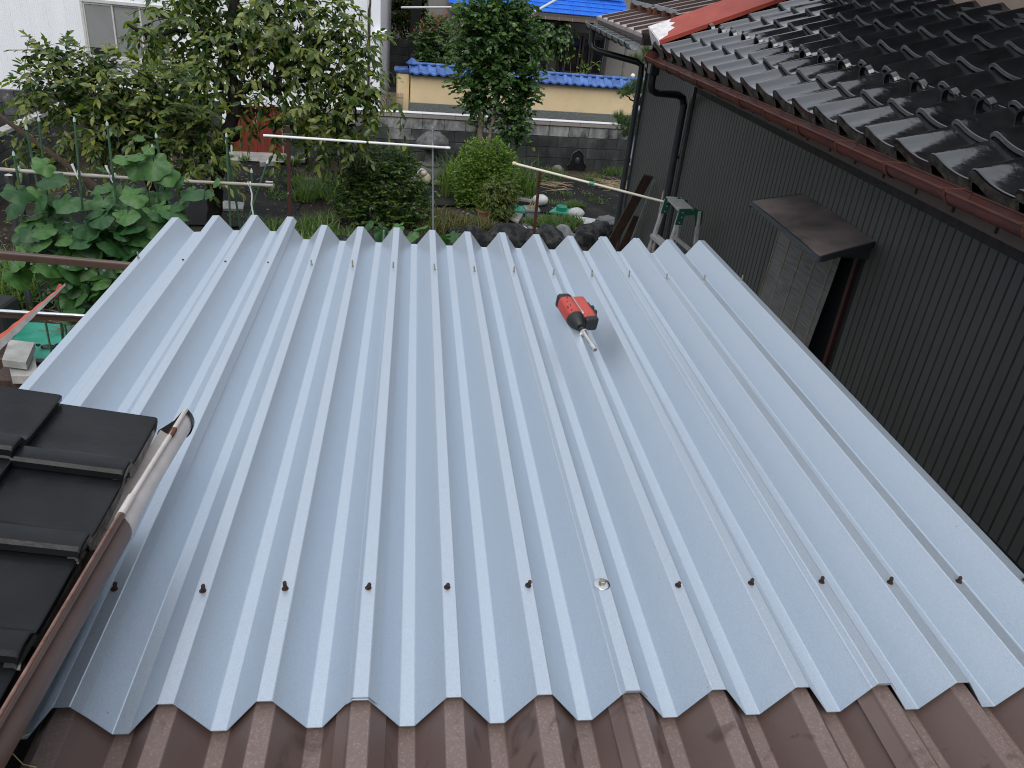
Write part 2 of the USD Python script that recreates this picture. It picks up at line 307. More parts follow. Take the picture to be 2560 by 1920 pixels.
bamboo_m = M('weathered_bamboo', (.26, .235, .205), (.42, .385, .35), 14, .6, stretch=(.3, 3, 3))
white_plastic = M('white_plastic', (.74, .74, .73), None, 5, .35)
post_m = M('maroon_post_paint', (.045, .016, .013), (.07, .024, .018), 9, .5)
chrome = M('polished_steel', (.72, .72, .72), None, 5, .12, metal=1.)
beam_m = M('brown_steel_beam', (.055, .032, .024), (.085, .05, .038), 6, .4)
tarp_m = M('green_tarp', (.018, .20, .135), (.03, .27, .19), 6, .5, bump=.5, bscale=12)
red_sheet_m = M('red_sheet', (.46, .09, .055), (.56, .13, .08), 6, .45)
grey_sheet_m = M('grey_sheet_edge', (.28, .27, .28), (.42, .41, .42), 9, .4)
tool_red = M('tool_red_plastic', (.40, .042, .030), (.46, .06, .042), 12, .42, bump=.05)
tool_black = M('tool_black_rubber', (.010, .011, .012), (.018, .019, .02), 12, .5)
terracotta = M('terracotta', (.16, .06, .035), (.20, .08, .05), 8, .8)
planter_m = M('grey_planter', (.20, .24, .24), (.28, .32, .31), 8, .5)
lid_m = M('teal_plastic', (.05, .27, .19), (.09, .33, .25), 5, .4)
ladder_green = M('ladder_green_plastic', (.008, .055, .032), None, 5, .45)
ladder_alu = M('ladder_aluminium', (.30, .30, .30), (.42, .42, .41), 14, .45, metal=.3)
plank_m = M('wet_brown_plank', (.035, .02, .015), (.07, .042, .03), 6, .6, stretch=(6, 6, .6), bump=.2)
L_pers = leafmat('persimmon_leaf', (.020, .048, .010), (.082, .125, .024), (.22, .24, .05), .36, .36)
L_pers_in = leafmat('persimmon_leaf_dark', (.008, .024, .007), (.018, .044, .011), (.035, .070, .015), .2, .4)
L_cam = leafmat('camellia_leaf', (.012, .038, .011), (.034, .086, .020), (.12, .19, .048), .25, .30)
L_az = leafmat('azalea_leaf', (.010, .036, .008), (.034, .085, .015), (.15, .19, .028), .25, .42)
L_box = leafmat('boxwood_leaf', (.030, .085, .012), (.11, .20, .028), (.26, .34, .06), .35, .4)
L_maple = leafmat('maple_leaf', (.030, .062, .010), (.085, .120, .018), (.17, .19, .03), .35, .5)
L_cuc = leafmat('cucumber_leaf', (.022, .080, .022), (.038, .115, .030), (.070, .165, .040), .25, .5)
L_pine = leafmat('pine_needle', (.012, .04, .01), (.045, .10, .022), (.11, .17, .05), .1, .5)
L_grass = leafmat('grass_blade', (.035, .075, .016), (.075, .14, .032), (.15, .21, .06), .35, .5)
L_red = leafmat('red_new_leaf', (.16, .045, .03), (.26, .085, .05), (.30, .16, .07), .3, .4)
L_hedge = leafmat('hedge_leaf', (.02, .045, .008), (.06, .10, .015), (.14, .18, .03), .25, .45)
fruit_m = M('green_fruit', (.15, .20, .03), (.22, .25, .05), 8, .35)
white_leaf = leafmat('dry_white_leaf', (.25, .25, .2), (.4, .4, .34), (.5, .5, .42), .2, .6)
# ------------------------------------------------------------------ ground, road
rng = np.random.default_rng(5)
def struct(name, mb, mat, label, cat='ground', smooth=False): return put(name, mb, mat, None, smooth, label, cat, None, 'structure')

def flat(poly, z, step=None, amp=0., seed=0):
    """a sheet over a polygon, gently uneven"""
    from shapely.geometry import Polygon
    m = MB()
    P = Polygon(poly)
    if step:
        P = P.segmentize(step) if hasattr(P, 'segmentize') else P
        x0, y0, x1, y1 = P.bounds
        from shapely import contains_xy
        pts = np.array([[x, y] for x in np.arange(x0, x1, step) for y in np.arange(y0, y1, step)])
        pts = pts[contains_xy(P.buffer(-step * .4), pts[:, 0], pts[:, 1])]
        pts = np.vstack([np.array(P.exterior.coords)[:-1], pts])
        from scipy.spatial import Delaunay
        t = Delaunay(pts).simplices
        c = pts[t].mean(1); t = t[contains_xy(P.buffer(1e-6), c[:, 0], c[:, 1])]
        V = np.c_[pts, np.full(len(pts), z)]
        V[:, 2] += amp * (meshkit.fbm(np.c_[pts * 1.8, np.zeros(len(pts))], 4, seed) - .35)
        m.add(V, t)
    else:
        v, f = trimesh.creation.triangulate_polygon(P, engine='earcut'); m.add(np.c_[v, np.full(len(v), z)], f)
    return m

g = MB()
a = np.r_[-400, -120, -40, np.linspace(-8, 9, 60), 40, 120, 400]; b = np.r_[-400, -100, -20, np.linspace(-3, 14.2, 60), 30, 80, 400]
X, Y = np.meshgrid(a, b, indexing='ij')
Z = .05 * (meshkit.fbm(np.stack([X * .9, Y * .9, 0 * X], -1), 4, 3) - .5) * ((np.abs(X) < 9) & (Y < 14) & (Y > -4)) - .012
g.grid(np.stack([X, Y, Z], -1))
struct('ground', g, soil, 'dark damp garden soil scattered with litter', smooth=True)
BW = lambda x: 13.7 + .125 * (x - 2.7)          # front face of the block wall
struct('road', flat([(-30, BW(-30) + .3), (30, BW(30) + .3), (30, BW(30) + 2.2), (1.0, BW(1) + 2.2), (.95, 24), (.6, 24), (.55, BW(.5) + 2.2), (-30, BW(-30) + 2.2)], .03), asphalt, 'narrow asphalt lane behind the block wall', 'road')
def blobpoly(pts, seed, amp=.16):
    from shapely.geometry import Polygon
    P = Polygon(pts).segmentize(.25); q = np.array(P.exterior.coords)[:-1]
    return [tuple(v + amp * (np.array([meshkit.noise([v[0] * 2, v[1] * 2, seed]), meshkit.noise([v[0] * 2, v[1] * 2, seed + 9.5])]) - .5) * 2) for v in q]
struct('weed_sheet', flat(blobpoly([(-3.4, 8.6), (-.2, 9.3), (-.3, 11.2), (-.6, 12.2), (-1.2, 12.75), (-3.6, 12.0)], 3), .008, .16, .03, 2), fabric, 'black weed-control fabric on the ground before the red gate', 'weed fabric', smooth=True)
struct('weed_sheet', flat(blobpoly([(1.15, 10.7), (3.0, 10.9), (4.1, 10.15), (6.0, 10.3), (6.2, 13.2), (3.4, 12.9), (2.7, 12.2), (1.3, 11.9)], 8), .008, .16, .03, 5), fabric, 'black weed-control fabric between the rocks and the block wall', 'weed fabric', smooth=True)

# ------------------------------------------------------------------ new folded metal roof
WR = np.array([[0.999892, 0., -0.014713], [-0.000068, 0.999989, -0.004649], [0.014713, 0.00465, 0.999881]])
ROFF = np.array([0, 0, 2.062])
def roofp(p): return np.asarray(p, float) @ WR.T + ROFF
PT = .2; HF = .0165
def folded(i0, i1, y0, y1, zoff=0., left=.02, right=.03, th=.0022, raise_right=0., ends=None, hf=HF, hv=HF, depth=.088, ny=9, full_left=None, full_right=None):
    """one sheet of folded roofing from crest i0 to crest i1; returns world-space solid"""
    pts = []
    c0 = i0 * PT
    def slope(t, s, c): return (c + s * (hf + t * (PT / 2 - hf - hv)), -depth * t)
    def bend(p, q, r, e=.0014):
        p, q, r = map(np.array, (p, q, r)); a, b = p - q, r - q
        return [tuple(q + e * a / np.linalg.norm(a)), tuple(q + e * b / np.linalg.norm(b))]
    raw = []
    if full_left is not None: raw.append(slope(full_left, -1, c0))
    else: raw.append((c0 - hf - left * .66, -left * .6))
    for i in range(i0, i1 + 1):
        c = i * PT
        raw += [(c - hf, 0), (c + hf, 0)]
        if i < i1: raw += [(c + PT / 2 - hv, -depth), (c + PT / 2 + hv, -depth)]
    c = i1 * PT
    raw.append(slope(full_right, 1, c) if full_right is not None else (c + hf + right * .66, -right * .78))
    prof = [raw[0]]
    for k in range(1, len(raw) - 1): prof += bend(raw[k - 1], raw[k], raw[k + 1])
    prof.append(raw[-1])
    prof = np.array(prof)
    if raise_right: prof[:, 1] += raise_right * np.clip((prof[:, 0] - (c - .075)) / .05, 0, 1)
    t = np.linspace(0, 1, ny)
    G = np.zeros((ny, len(prof), 3))
    G[..., 0] = prof[None, :, 0]
    e1 = y1 if ends is None else np.interp(prof[:, 0], [q[0] for q in ends], [q[1] for q in ends])
    G[..., 1] = y0 + t[:, None] * (e1 - y0)
    G[..., 2] = prof[None, :, 1] + zoff
    H = G.copy(); H[..., 2] -= th
    m = MB(); m.grid(roofp(G)); m.grid(roofp(H)[:, ::-1])
    for k in (0, -1): m.grid(roofp(np.stack([G[k], H[k]])))
    for k in (0, -1): m.grid(roofp(np.stack([G[:, k], H[:, k]])))
    return m

roof = thing('folded_metal_roof', 'new silver folded-plate metal roof with deep ridges filling the foreground', 'metal roof', roofp([0, 0, 0]))
ends = {0: [(0, 2.895), (.19, 2.965), (.4, 3.01), (.63, 2.99)], 1: None, 2: None, 3: None, 4: None}
for j in range(5):
    put('roof_sheet', folded(3 * j, 3 * j + 3, -.336 + .004 * (j == 1), [0, 2.885, 2.884, 2.893, 2.908][j] + .004 * j * 0,
        raise_right=.0045, ends=ends[j], full_left=.62 if j == 0 else None, full_right=.8 if j == 4 else None), galv, roof, smooth=9,
        label='leftmost roof sheet, its far end sticking out a little further' if j == 0 else None)
def bolt(p, h, r, mat, tilt, washer, name='bolt'):
    m = MB(); d = np.array([tilt[0], tilt[1], 1.0]); d /= np.linalg.norm(d)
    k = max(4, int(h / .0022)); zz = np.linspace(0, h - .003, k)
    m.tube([p + d * z for z in zz] + [p + d * h], [r * (1 + .10 * (i % 2)) for i in range(k)] + [r * .6], 8)
    if washer == 0: m.tube([p, p + d * .003], [r * 1.9, r * 1.6], 8)
    b = put(name, m, mat, roof, smooth=40)
    if washer:
        w = MB(); w.lathe([(0, .0005), (.020, .0005), (.0215, .002), (.020, .0035), (.012, .005), (.0, .005)], p, 20); put('washer', w, washer_m, b, smooth=40)
        w = MB(); w.lathe([(.0095, .005), (.0095, .013), (.008, .0145), (0, .0145)], p, 6); put('nut', w, zinc_bolt, b)
    return b
rb = random.Random(3)
for i in range(16):
    x = i * PT + .0005 * i * .3
    p = roofp([x + rb.uniform(-.004, .004), 2.249 + .0012 * i * PT, .003 * (i % 3 == 0)])
    if i in (1, 2, 3):
        h = MB(); h.lathe([(.006, .0004), (.0045, .004), (.002, .0055), (0, .0055)], p, 8); put('bolt', h, rust_bolt, roof, label='short bolt stub barely standing out of the ridge')
    else: bolt(p, rb.uniform(.024, .036), .0036, zinc_bolt, (rb.uniform(-.12, .05), rb.uniform(-.1, .1)), 0)
for k in range(13):
    p = roofp([(k + 3) * PT + rb.uniform(-.005, .004), rb.uniform(-.003, .004), .004 * (k % 3 == 0)])
    bolt(p, rb.uniform(.013, .023), .0048, rust_bolt, (rb.uniform(-.06, .25) * (k < 9), rb.uniform(-.05, .05)), 1 if k == 6 else 0)

old = thing('old_brown_roof', 'old brown folded metal roof speckled with age, under the near edge of the silver roof', 'metal roof', roofp([0, 0, -.02]))
for j in range(1, 6):
    put('roof_sheet', folded(3 * j, 3 * j + 3, -2.3, 0.6 if 1 < j < 5 else -.1, zoff=-.024, raise_right=.003, hf=.0215, hv=.019, left=.045, right=.05,
        full_left=1.0 if j == 1 else None, full_right=.9 if j == 5 else None), brown_roof, old, smooth=9)
wl = MB(); wl.bar(roofp([.30, -2.2, -.75]), roofp([.30, 2.7, -.75]), .05, 1.3)
put('side_wall', wl, soot_wood, old)

# steel beam and rails seen left of the roof
bm = thing('steel_beam', 'brown painted steel beam with a row of hanging bolts, left of the silver roof', 'beam', (-.6, 2.25, 2.0))
m = MB(); A, B = np.array([-1.6, 2.25, 2.105]), np.array([3.1, 2.25, 1.91])
A, B = np.array([-1.3, 2.23, 2.098]), np.array([-.028, 2.25, 2.036]); m.tube([A, B], .0135, 12); m.bar(A - [0, .004, .012], B - [0, .004, .012], .022, .026)
put('rail', m, beam_m, bm, smooth=40)
for k in range(16):
    t = (k + .3) / 16; p = A + t * (B - A) + np.array([0, -.006, -.026]); h = MB(); h.tube([p, p - [0, 0, .010]], [.004, .004], 6); h.tube([p - [0, 0, .010], p - [0, 0, .014]], [.007, .007], 6)
    put('bolt', h, galv_old, bm)
m = MB(); m.tube([(-2.3, 3.94, 1.0), (-.75, 3.885, 1.0)], .0155, 12, True)
put('steel_rail', m, chrome, None, True, 'shiny steel rail crossing below the brown beam at the left', 'rail')
m = MB(); m.bar((-2.3, 3.95, .968), (-.75, 3.895, .968), .025, .03); put('rail_bar', m, beam_m, None, False, 'dark brown bar running just under the shiny steel rail', 'bar')

# ------------------------------------------------------------------ kawara tiles
def tile(width=.272, L=.30, flat_trough=False, eave=False, th=.018, lift=.034):
    """u up the slope, v to the right as seen from the eave, h off the roof"""
    if flat_trough: pr = [(0, .026), (.006, .034), (.02, .0375), (.05, .034), (.062, .022), (.075, .008), (.10, .002), (.16, 0), (.22, 0), (.27, .001), (.292, .003)]
    else: pr = [(0, .026), (.010, .038), (.022, .044), (.038, .045), (.055, .040), (.075, .031), (.10, .021), (.13, .012), (.165, .005), (.20, .001), (.24, 0), (.275, .002), (.292, .006)]
    pr = np.array(pr); n = len(pr)
    us = [0., .006, L * .5, L]
    T = np.zeros((len(us), n, 3)); 
    for i, u in enumerate(us):
        T[i, :, 0] = u; T[i, :, 1] = pr[:, 0]; T[i, :, 2] = pr[:, 1] + lift * (1 - u / L) - (.004 if u == 0 else 0)
    m = MB(); m.grid(T)
    dep = np.full(n, th)
    if eave:
        dep = np.interp(pr[:, 0], [0, .10, .13, .16, .27, .292], [.046, .050, .058, .072, .072, .06]) if not flat_trough else np.interp(pr[:, 0], [0, .05, .07, .10, .25, .292], [.026, .026, .040, .052, .052, .036])
    Bf = T[0].copy(); Bf[:, 2] -= dep; Bf[:, 0] += .001
    m.grid(np.stack([Bf, T[0]]))
    Bb = Bf.copy(); Bb[:, 0] = .022
    m.grid(np.stack([Bb, Bf]))
    Bu = T[-1].copy(); Bu[:, 2] -= .012; m.grid(np.stack([T[0:1, :, :][0] * [1, 1, 1] - [0, 0, .014] + [.022, 0, 0], Bu])[:, ::-1])
    for k in (0, -1): m.grid(np.stack([T[:, k], T[:, k] - [0, 0, th]]))
    return m.arrays()

def lay(V, origin, up, right, nrm): return np.asarray(origin) + V[:, :1] * up + V[:, 1:2] * right + V[:, 2:] * nrm

# right-hand house
HX = 3.85
house = thing('dark_sided_house', 'house with wet black tiled roof and dark ribbed metal siding at the right', 'house', (HX, 3, 0))
sl = math.atan(.426); UP = np.array([math.cos(sl), 0, math.sin(sl)]); NR = np.array([-math.sin(sl), 0, math.cos(sl)]); RT = np.array([0, -1.0, 0])
E0 = np.array([3.375, 5.92, 2.895])
tA, tE = tile(), tile(eave=True)
rt = random.Random(8)
lip_grey = M('worn_grey_lip', (.060, .062, .064), (.13, .132, .13), 16, .4)
ring_pts = [(-math.cos(t) * .068, math.sin(t) * .072) for t in np.linspace(0.0, math.pi, 13)]
PRV = np.array([(0, .026), (.010, .038), (.022, .044), (.038, .045), (.055, .040), (.075, .031), (.10, .021), (.13, .012), (.165, .005), (.20, .001), (.24, 0), (.275, .002), (.292, .006)])
ntile = 0
rest = MB()
for c in range(6):
    for k in range(22 if c < 2 else 23):
        o = E0 + UP * (.255 * c) + RT * (.272 * k - (.0 if c else .0))
        if c == 0: V, F = tE
        else: V, F = tA
        W = V.copy(); W[:, 2] += rt.uniform(-.002, .003); W[:, 0] += rt.uniform(-.004, .004)
        w = rt.uniform(-.008, .008); W[:, 1] += w * W[:, 0]
        P = lay(W, o, UP, RT, NR)
        if P[:, 1].max() < .1: continue
        t = put('roof_tile', (P, F), black_wet, house, smooth=38)
        if c == 0:
            d_ = np.interp(PRV[:, 0], [0, .10, .13, .16, .27, .292], [.046, .050, .058, .072, .072, .06])
            fr = np.c_[np.full(len(PRV), -.0025), PRV[:, 0], PRV[:, 1] + .030]; m = MB()
            gg_ = np.stack([fr - np.c_[0 * d_, 0 * d_, d_], fr]); m.grid(np.array([lay(q_, o, UP, RT, NR) for q_ in gg_]))
            lo_ = gg_[0].copy(); lo_[:, 0] = .016; m.grid(np.array([lay(q_, o, UP, RT, NR) for q_ in (lo_, gg_[0])])); put('tile_front', m, tile_edge, t, smooth=40)
        else:
            fr = np.c_[np.full(len(PRV), -.002), PRV[:, 0], PRV[:, 1] + .0305]; bo = fr.copy(); bo[:, 2] -= .0175; m = MB(); m.grid(np.array([lay(q_ + [0, 0, W[0, 2] - V[0, 2]], o + UP * (W[0, 0] - V[0, 0]), UP, RT, NR) for q_ in (bo, fr)])); put('tile_lip', m, lip_grey, t, smooth=40)
        if c == 1:
            m = MB(); base = o + UP * .196 + RT * .19 + NR * .012
            for wd in (0,):
                pa = [base + RT * x + NR * (y * 1.05) for x, y in ring_pts]
                for q in range(12):
                    a_, b_ = pa[q], pa[q + 1]
                    n_ = np.cross(b_ - a_, UP); n_ /= np.linalg.norm(n_)
                    V8 = [a_, a_ + UP * .030, b_ + UP * .030, b_, a_ - n_ * .009, a_ + UP * .030 - n_ * .009, b_ + UP * .030 - n_ * .009, b_ - n_ * .009]
                    m.add(V8, [[0, 1, 2, 3], [7, 6, 5, 4], [0, 3, 7, 4], [1, 5, 6, 2]])
            put('snow_guard', m, black_wet, t, smooth=50)
# roof deck below the tiles, fascia, soffit
m = MB(); m.grid([[E0 + UP * .03 - NR * .03 + RT * y + UP * x for y in (.02, 7.5)] for x in (0, 1.7)]); put('roof_deck', m, dark_back, house)
m = MB(); m.bar((3.43, 5.9, 2.815), (3.43, -1.6, 2.815), .022, .12); put('fascia', m, M('fascia_brown', (.05, .028, .022), (.075, .045, .036), 8, .6), house)
for k in range(24):
    y = 5.75 - k * .272; m = MB(); m.bar((3.416, y, 2.87), (3.416, y, 2.77), .010, .006); put('gutter_hook', m, dark_back, house)
m = MB(); m.grid([[(x, y, 2.76 - (.02 if x > 3.5 else 0)) for y in (5.9, -1.6)] for x in (3.44, 3.9)]); put('soffit', m, soot_wood, house)
m = MB(); m.bar((3.80, 5.9, 2.70), (3.80, -1.6, 2.70), .06, .09); m.bar((3.835, 5.9, 2.60), (3.835, -1.6, 2.60), .022, .06); put('eaves_board', m, soot_wood, house)
# siding boards
win_y0, win_y1, win_z0, win_z1 = 2.62, 3.62, .8, 2.22
def board(y, w, zs):
    m = MB(); e = .005; pr = [(0, .012), (.0035, .012), (e + .0035, 0), (w - .004, 0), (w - .0005, .012)]
    for z0, z1 in zs: m.grid([[(HX + x, y + q, z) for q, x in pr] for z in (z0, z1)])
    return m
y = -.6
BWID = .0645
while y < 7.72:
    if 5.985 < y < 6.02: y = 6.055; continue
    w = BWID
    if y + w > 6.0 and y < 6.0: y = 6.0; continue
    zs = [(0, 2.70)]
    if y + w > win_y0 and y < win_y1: zs = [(0, win_z0), (win_z1, 2.70)]
    for z_ in zs: put('siding_board', board(y, w, [z_]), dark_siding, house)
    y += w
m = MB(); 
for (y0, y1, z0, z1) in ((-.6, win_y0, 0, 2.74), (win_y1, 7.75, 0, 2.74), (win_y0, win_y1, 0, win_z0), (win_y0, win_y1, win_z1, 2.74)):
    m.box((HX + .02, (y0 + y1) / 2, (z0 + z1) / 2), (.02, y1 - y0, z1 - z0))
m.grid([[(x, 7.75, z) for x in (HX + .012, HX + 5)] for z in (0, 2.95)])
m.grid([[(HX + 5, q, z) for q in (-2, 7.75)] for z in (0, 2.9)])
put('inner_wall', m, dark_back, house)
m = MB(); m.bar((HX - .006, 7.74, 0), (HX - .006, 7.74, 2.75), .03, .03); put('corner_trim', m, dkpipe, house)
m = MB(); m.bar((HX - .010, 6.028, 0), (HX - .010, 6.028, 2.72), .05, .024); put('joint_trim', m, dark_siding, house)
# window with reed screen and awning
wdw = MB(); wy0, wy1 = win_y0, win_y1
for yy in (wy0, wy1 - .02): wdw.box((HX + .01, yy + .012, (win_z0 + win_z1) / 2), (.05, .035, win_z1 - win_z0))
wdw.box((HX + .01, (wy0 + wy1) / 2, win_z0), (.06, wy1 - wy0, .04)); wdw.box((HX + .01, (wy0 + wy1) / 2, win_z1), (.05, wy1 - wy0, .04))
wi = put('window', wdw, darkred, house)
m = MB(); m.grid([[(HX + .045, q, z) for q in (wy0, wy1)] for z in (win_z0, win_z1)]); put('pane', m, darkglass, wi)
m = MB(); gy = np.linspace(wy0 + .13, wy1 - .035, 14); gz = np.linspace(win_z0 - .1, 2.19, 26)
G = np.array([[(HX - .075 + .03 * math.sin(yy * 9) * (2.2 - z) * .25 + .05 * (z - 1.4), yy + .012 * (2.2 - z) * math.sin(z * 5), z + .004 * math.sin(yy * 30)) for yy in gy] for z in gz]); m.grid(G)
sc = put('reed_screen', m, bamboo_scr, house, smooth=True, label='weathered grey reed blind hanging in the window')
for yy in gy[1::3]:
    s_ = MB(); s_.tube([(HX - .080 + .05 * (z - 1.4), yy, z) for z in (win_z0, 2.18)], .003, 5); put('cord', s_, dry_stem, sc)
aw = MB(); AY0, AY1 = 2.42, 3.42
G0 = np.array([[(HX - .004, AY1 + .06, 2.305), (HX - .004, AY0 + .10, 2.298)], [(3.452, AY1 - .045, 2.262), (3.452, AY0 - .075, 2.246)]])
aw.grid(np.array([[G0[0, 0] * (1 - s) * (1 - t) + G0[0, 1] * s * (1 - t) + G0[1, 0] * (1 - s) * t + G0[1, 1] * s * t + np.array([0, 0, .008 * math.sin(math.pi * s)]) for s in np.linspace(0, 1, 7)] for t in np.linspace(0, 1, 5)]))
awp = put('awning', aw, awning_m, house, smooth=True, label='small brown metal awning over the side window')
m = MB(); m.bar(G0[1, 0] - [0, 0, .012], G0[1, 1] - [0, 0, .012], .012, .026); m.bar(G0[0, 0] - [0, 0, .014], G0[1, 0] - [0, 0, .014], .012, .03); m.bar(G0[0, 1] - [0, 0, .016], G0[1, 1] - [0, 0, .014], .012, .034)
m.prism([(0, 0), (-.36, .012), (-.36, .03), (0, .09)], (HX - .01, AY0 + .10, 2.19), (1, 0, 0), (0, 0, 1), (0, .012, 0)); m.prism([(0, 0), (-.36, .012), (-.36, .03), (0, .09)], (HX - .01, AY1 + .02, 2.19), (1, 0, 0), (0, 0, 1), (0, .012, 0))
put('awning_frame', m, dkpipe, awp)
# gutter along the eave: half round, lengths with lapped joints
def gutter(parent, name, a, b, r, mat, n=9, th=.003, flange=.01):
    a, b = np.asarray(a, float), np.asarray(b, float); d, s, u = frame(b - a)
    t = np.linspace(math.pi, 2 * math.pi, n); m = MB()
    for rr, rev in ((r, 1), (r - th, -1)):
        G = np.array([[p + s * math.cos(k) * rr + u * math.sin(k) * rr for k in t] for p in (a, b)]); m.grid(G[:, ::rev])
    for sg in (-1, 1): m.tube([a + s * sg * r, b + s * sg * r], .0055, 6)
    return put(name, m, mat, parent, smooth=45)
gz0, gz1 = 2.842, 2.884
gg = [5.83, 5.52, 5.16, 4.78, 4.36, 3.93, 3.5, 3.08, 2.62, 2.18, 1.72, 1.28, .83, .4, -.1, -.6]
for q in range(len(gg) - 1):
    zz = lambda yy: gz0 + (gz1 - gz0) * (5.83 - yy) / 5
    gp = gutter(house, 'gutter', (3.325, gg[q], zz(gg[q]) - .002 * (q % 2)), (3.325, gg[q + 1] - .012, zz(gg[q + 1]) - .002 * (q % 2)), .052 + .0012 * (q % 2), copper_gut)
    m = MB(); m.tube([(3.325 + .056 * math.cos(t), gg[q], zz(gg[q]) + .056 * math.sin(t)) for t in np.linspace(math.pi * 1.0, 2 * math.pi, 9)], .005, 5)
    m.bar((3.26, gg[q] + .01, zz(gg[q]) + .004), (3.37, gg[q], zz(gg[q]) + .010), .006, .004); put('gutter_bracket', m, rust, gp)
m = MB(); m.lathe([(0, 0), (.052, 0), (.052, .004), (0, .004)], (3.325, 5.832, gz0), 12, axis=(0, 1, 0)); put('gutter_end', m, copper_gut, house)
# red gable board and white flaked end
m = MB(); o = E0 + UP * -.02
pr = [(.15, .055), (.15, .088), (-.13, .185), (-.13, .03)]
m.grid([[E0 + UP * x + RT * v + NR * h for v, h in pr] for x in (.02, 2.2)])
bp = put('gable_board', m, red_paint, house, label='red painted metal gable board along the roof edge')
m = MB()
fl = [(.02, .005), (.02, .292), (.22, .28), (.19, .24), (.23, .20), (.18, .17), (.20, .12), (.13, .09), (.11, .04)]; TS = (RT * -.28 + NR * .097) / .2963
m.prism([(x, v) for x, v in fl], E0 + RT * .15 + NR * .0895, UP, TS, NR * .002)
m.prism([(-.13, .03), (.15, .05), (.15, .0885), (-.13, .1865)], E0 + UP * .012, RT, NR, UP * .006)
put('bare_end', m, white_flake, bp, label='flaking white end of the red gable board')
# upper storey behind the tiles
m = MB(); m.box((5.75, 0.9, 3.30), (2.0, 10.4, .56)); put('upper_wall', m, beigewall, house)
m = MB(); m.box((5.76, 0.9, 4.66), (2.0, 10.4, 2.16)); put('upper_wall', m, soot_wood, house)
nf = MB()
for k in range(26):
    y1 = 6.4 - k * .30
    p = MB(); w_ = rt.uniform(-.004, .004)
    p.prism([(0, 0), (.12, .006), (.12, .03), (0, .022)], (4.60 + w_, y1 - .296, 3.44), (1, 0, 0), (0, 0, 1), (0, .292, 0))
    p.prism([(0, 0), (.10, .006), (.10, .03), (0, .022)], (4.64 + w_, y1 - .15 - .296, 3.468), (1, 0, 0), (0, 0, 1), (0, .292, 0))
    put('ridge_tile', p, noshi, house)
m = MB(); m.box((4.70, 2.4, 3.40), (.06, 8, .12)); put('mud_bed', m, dark_back, house)
m = MB(); m.prism([(0, 0), (.7, .03), (2.2, .75), (0, .08)], (4.02, -4.6, 4.55), (1, 0, 0), (0, 0, 1), (0, 10.75, 0)); put('upper_eave', m, noshi, house)
# black flashing below the wall at the right edge
m = MB(); m.bar((HX - .012, 1.577, 1.43), (HX - .012, -.3, 1.455), .02, .045); m.bar((HX - .04, 1.577, 1.412), (HX - .04, -.3, 1.437), .07, .012)
fp = put('black_flashing', m, blackpipe, house)
m = MB(); m.blob((HX - .03, 1.56, 1.445), (.03, .022, .018), 3); put('sealant', m, galv_old, fp, smooth=True)

# annex of the same house: brown seamed roof, galvanised gutter
annex = thing('brown_annex_roof', 'brown seamed metal lean-to roof with grey gutter beyond the red gable board', 'roof', (3.4, 7.0, 2.9))
asl = math.atan(.272); AU = np.array([math.cos(asl), 0, math.sin(asl)]); AN = np.array([-math.sin(asl), 0, math.cos(asl)])
A0 = np.array([3.31, 8.3, 3.0])
for k in range(7):
    y0 = 8.3 - k * .30
    m = MB(); m.grid([[A0 + [0, y0 - 8.3 - d, 0] + AU * x + AN * h for d, h in ((0, 0), (.285, 0), (.285, .0))] for x in (0, 3.2)]); m.bar(A0 + [0, y0 - 8.3 - .14, -.02], A0 + [0, y0 - 8.3 - .14, -.02] + AU * .01, .285, .03, AN)
    put('roof_panel', m, annex_tan, annex)
    m = MB(); c = A0 + [0, y0 - 8.3 - .2925, 0]; m.bar(c + AN * .013, c + AU * 3.2 + AN * .013, .024, .026, AN); put('seam', m, annex_brn, annex)
for x0, ya, yb in ((.42, 8.25, 7.35), (.44, 7.32, 6.52)):
    m = MB(); c = A0 + AU * x0 + AN * .06
    m.bar(c + [0, ya - 8.3, 0], c + [0, yb - 8.3, 0], .045, .004, AN); m.bar(c + [0, ya - 8.3, 0] - AU * .02 + AN * .02, c + [0, yb - 8.3, 0] - AU * .02 + AN * .02, .004, .045, AN)
    s_ = put('snow_stop', m, galv_old, annex)
    for yy in (ya - .06, (ya + yb) / 2, yb + .06): h = MB(); h.box(c + [0, yy - 8.3, -.03], (.09, .05, .07)); put('clip', h, rust, s_)
m = MB(); m.bar(A0 + [.03, .0, -.06], A0 + [.03, -2.05, -.06], .02, .09); m.grid([[A0 + [.05, -y_, -.105 + x_ * .1] + np.array([x_, 0, 0]) for y_ in (0, 2.05)] for x_ in (0, .6)]); put('fascia', m, annex_brn, annex)
g2 = gutter(annex, 'gutter', (3.245, 8.35, 2.925), (3.245, 6.15, 2.905), .055, M('dull_zinc', (.10, .11, .115), (.16, .17, .175), 12, .45))
for yy in np.arange(6.3, 8.3, .28): 
    h = MB(); h.tube([(3.245 + .062 * math.cos(t), yy, 2.913 + .062 * math.sin(t)) for t in np.linspace(math.pi, 2 * math.pi, 12)], .005, 5); h.bar((3.185, yy, 2.92), (3.36, yy, 2.93), .012, .004); put('gutter_bracket', h, dark_back, g2)
m = MB(); m.tube([(3.25, 8.12, 2.87), (3.25, 8.12, 2.74), (3.265, 8.10, 2.68), (3.33, 8.06, 2.655), (3.74, 7.84, 2.60), (3.79, 7.80, 2.57), (3.79, 7.79, 2.45)], .036, 10); put('downpipe', m, blackpipe, annex, smooth=50)
m = MB(); m.tube([(3.79, 7.79, 2.47), (3.785, 7.78, 0)], .034, 10); m.tube([(3.79, 7.79, 1.55), (3.79, 7.79, 1.50)], .042, 10); put('downpipe', m, dkpipe, annex, smooth=50)
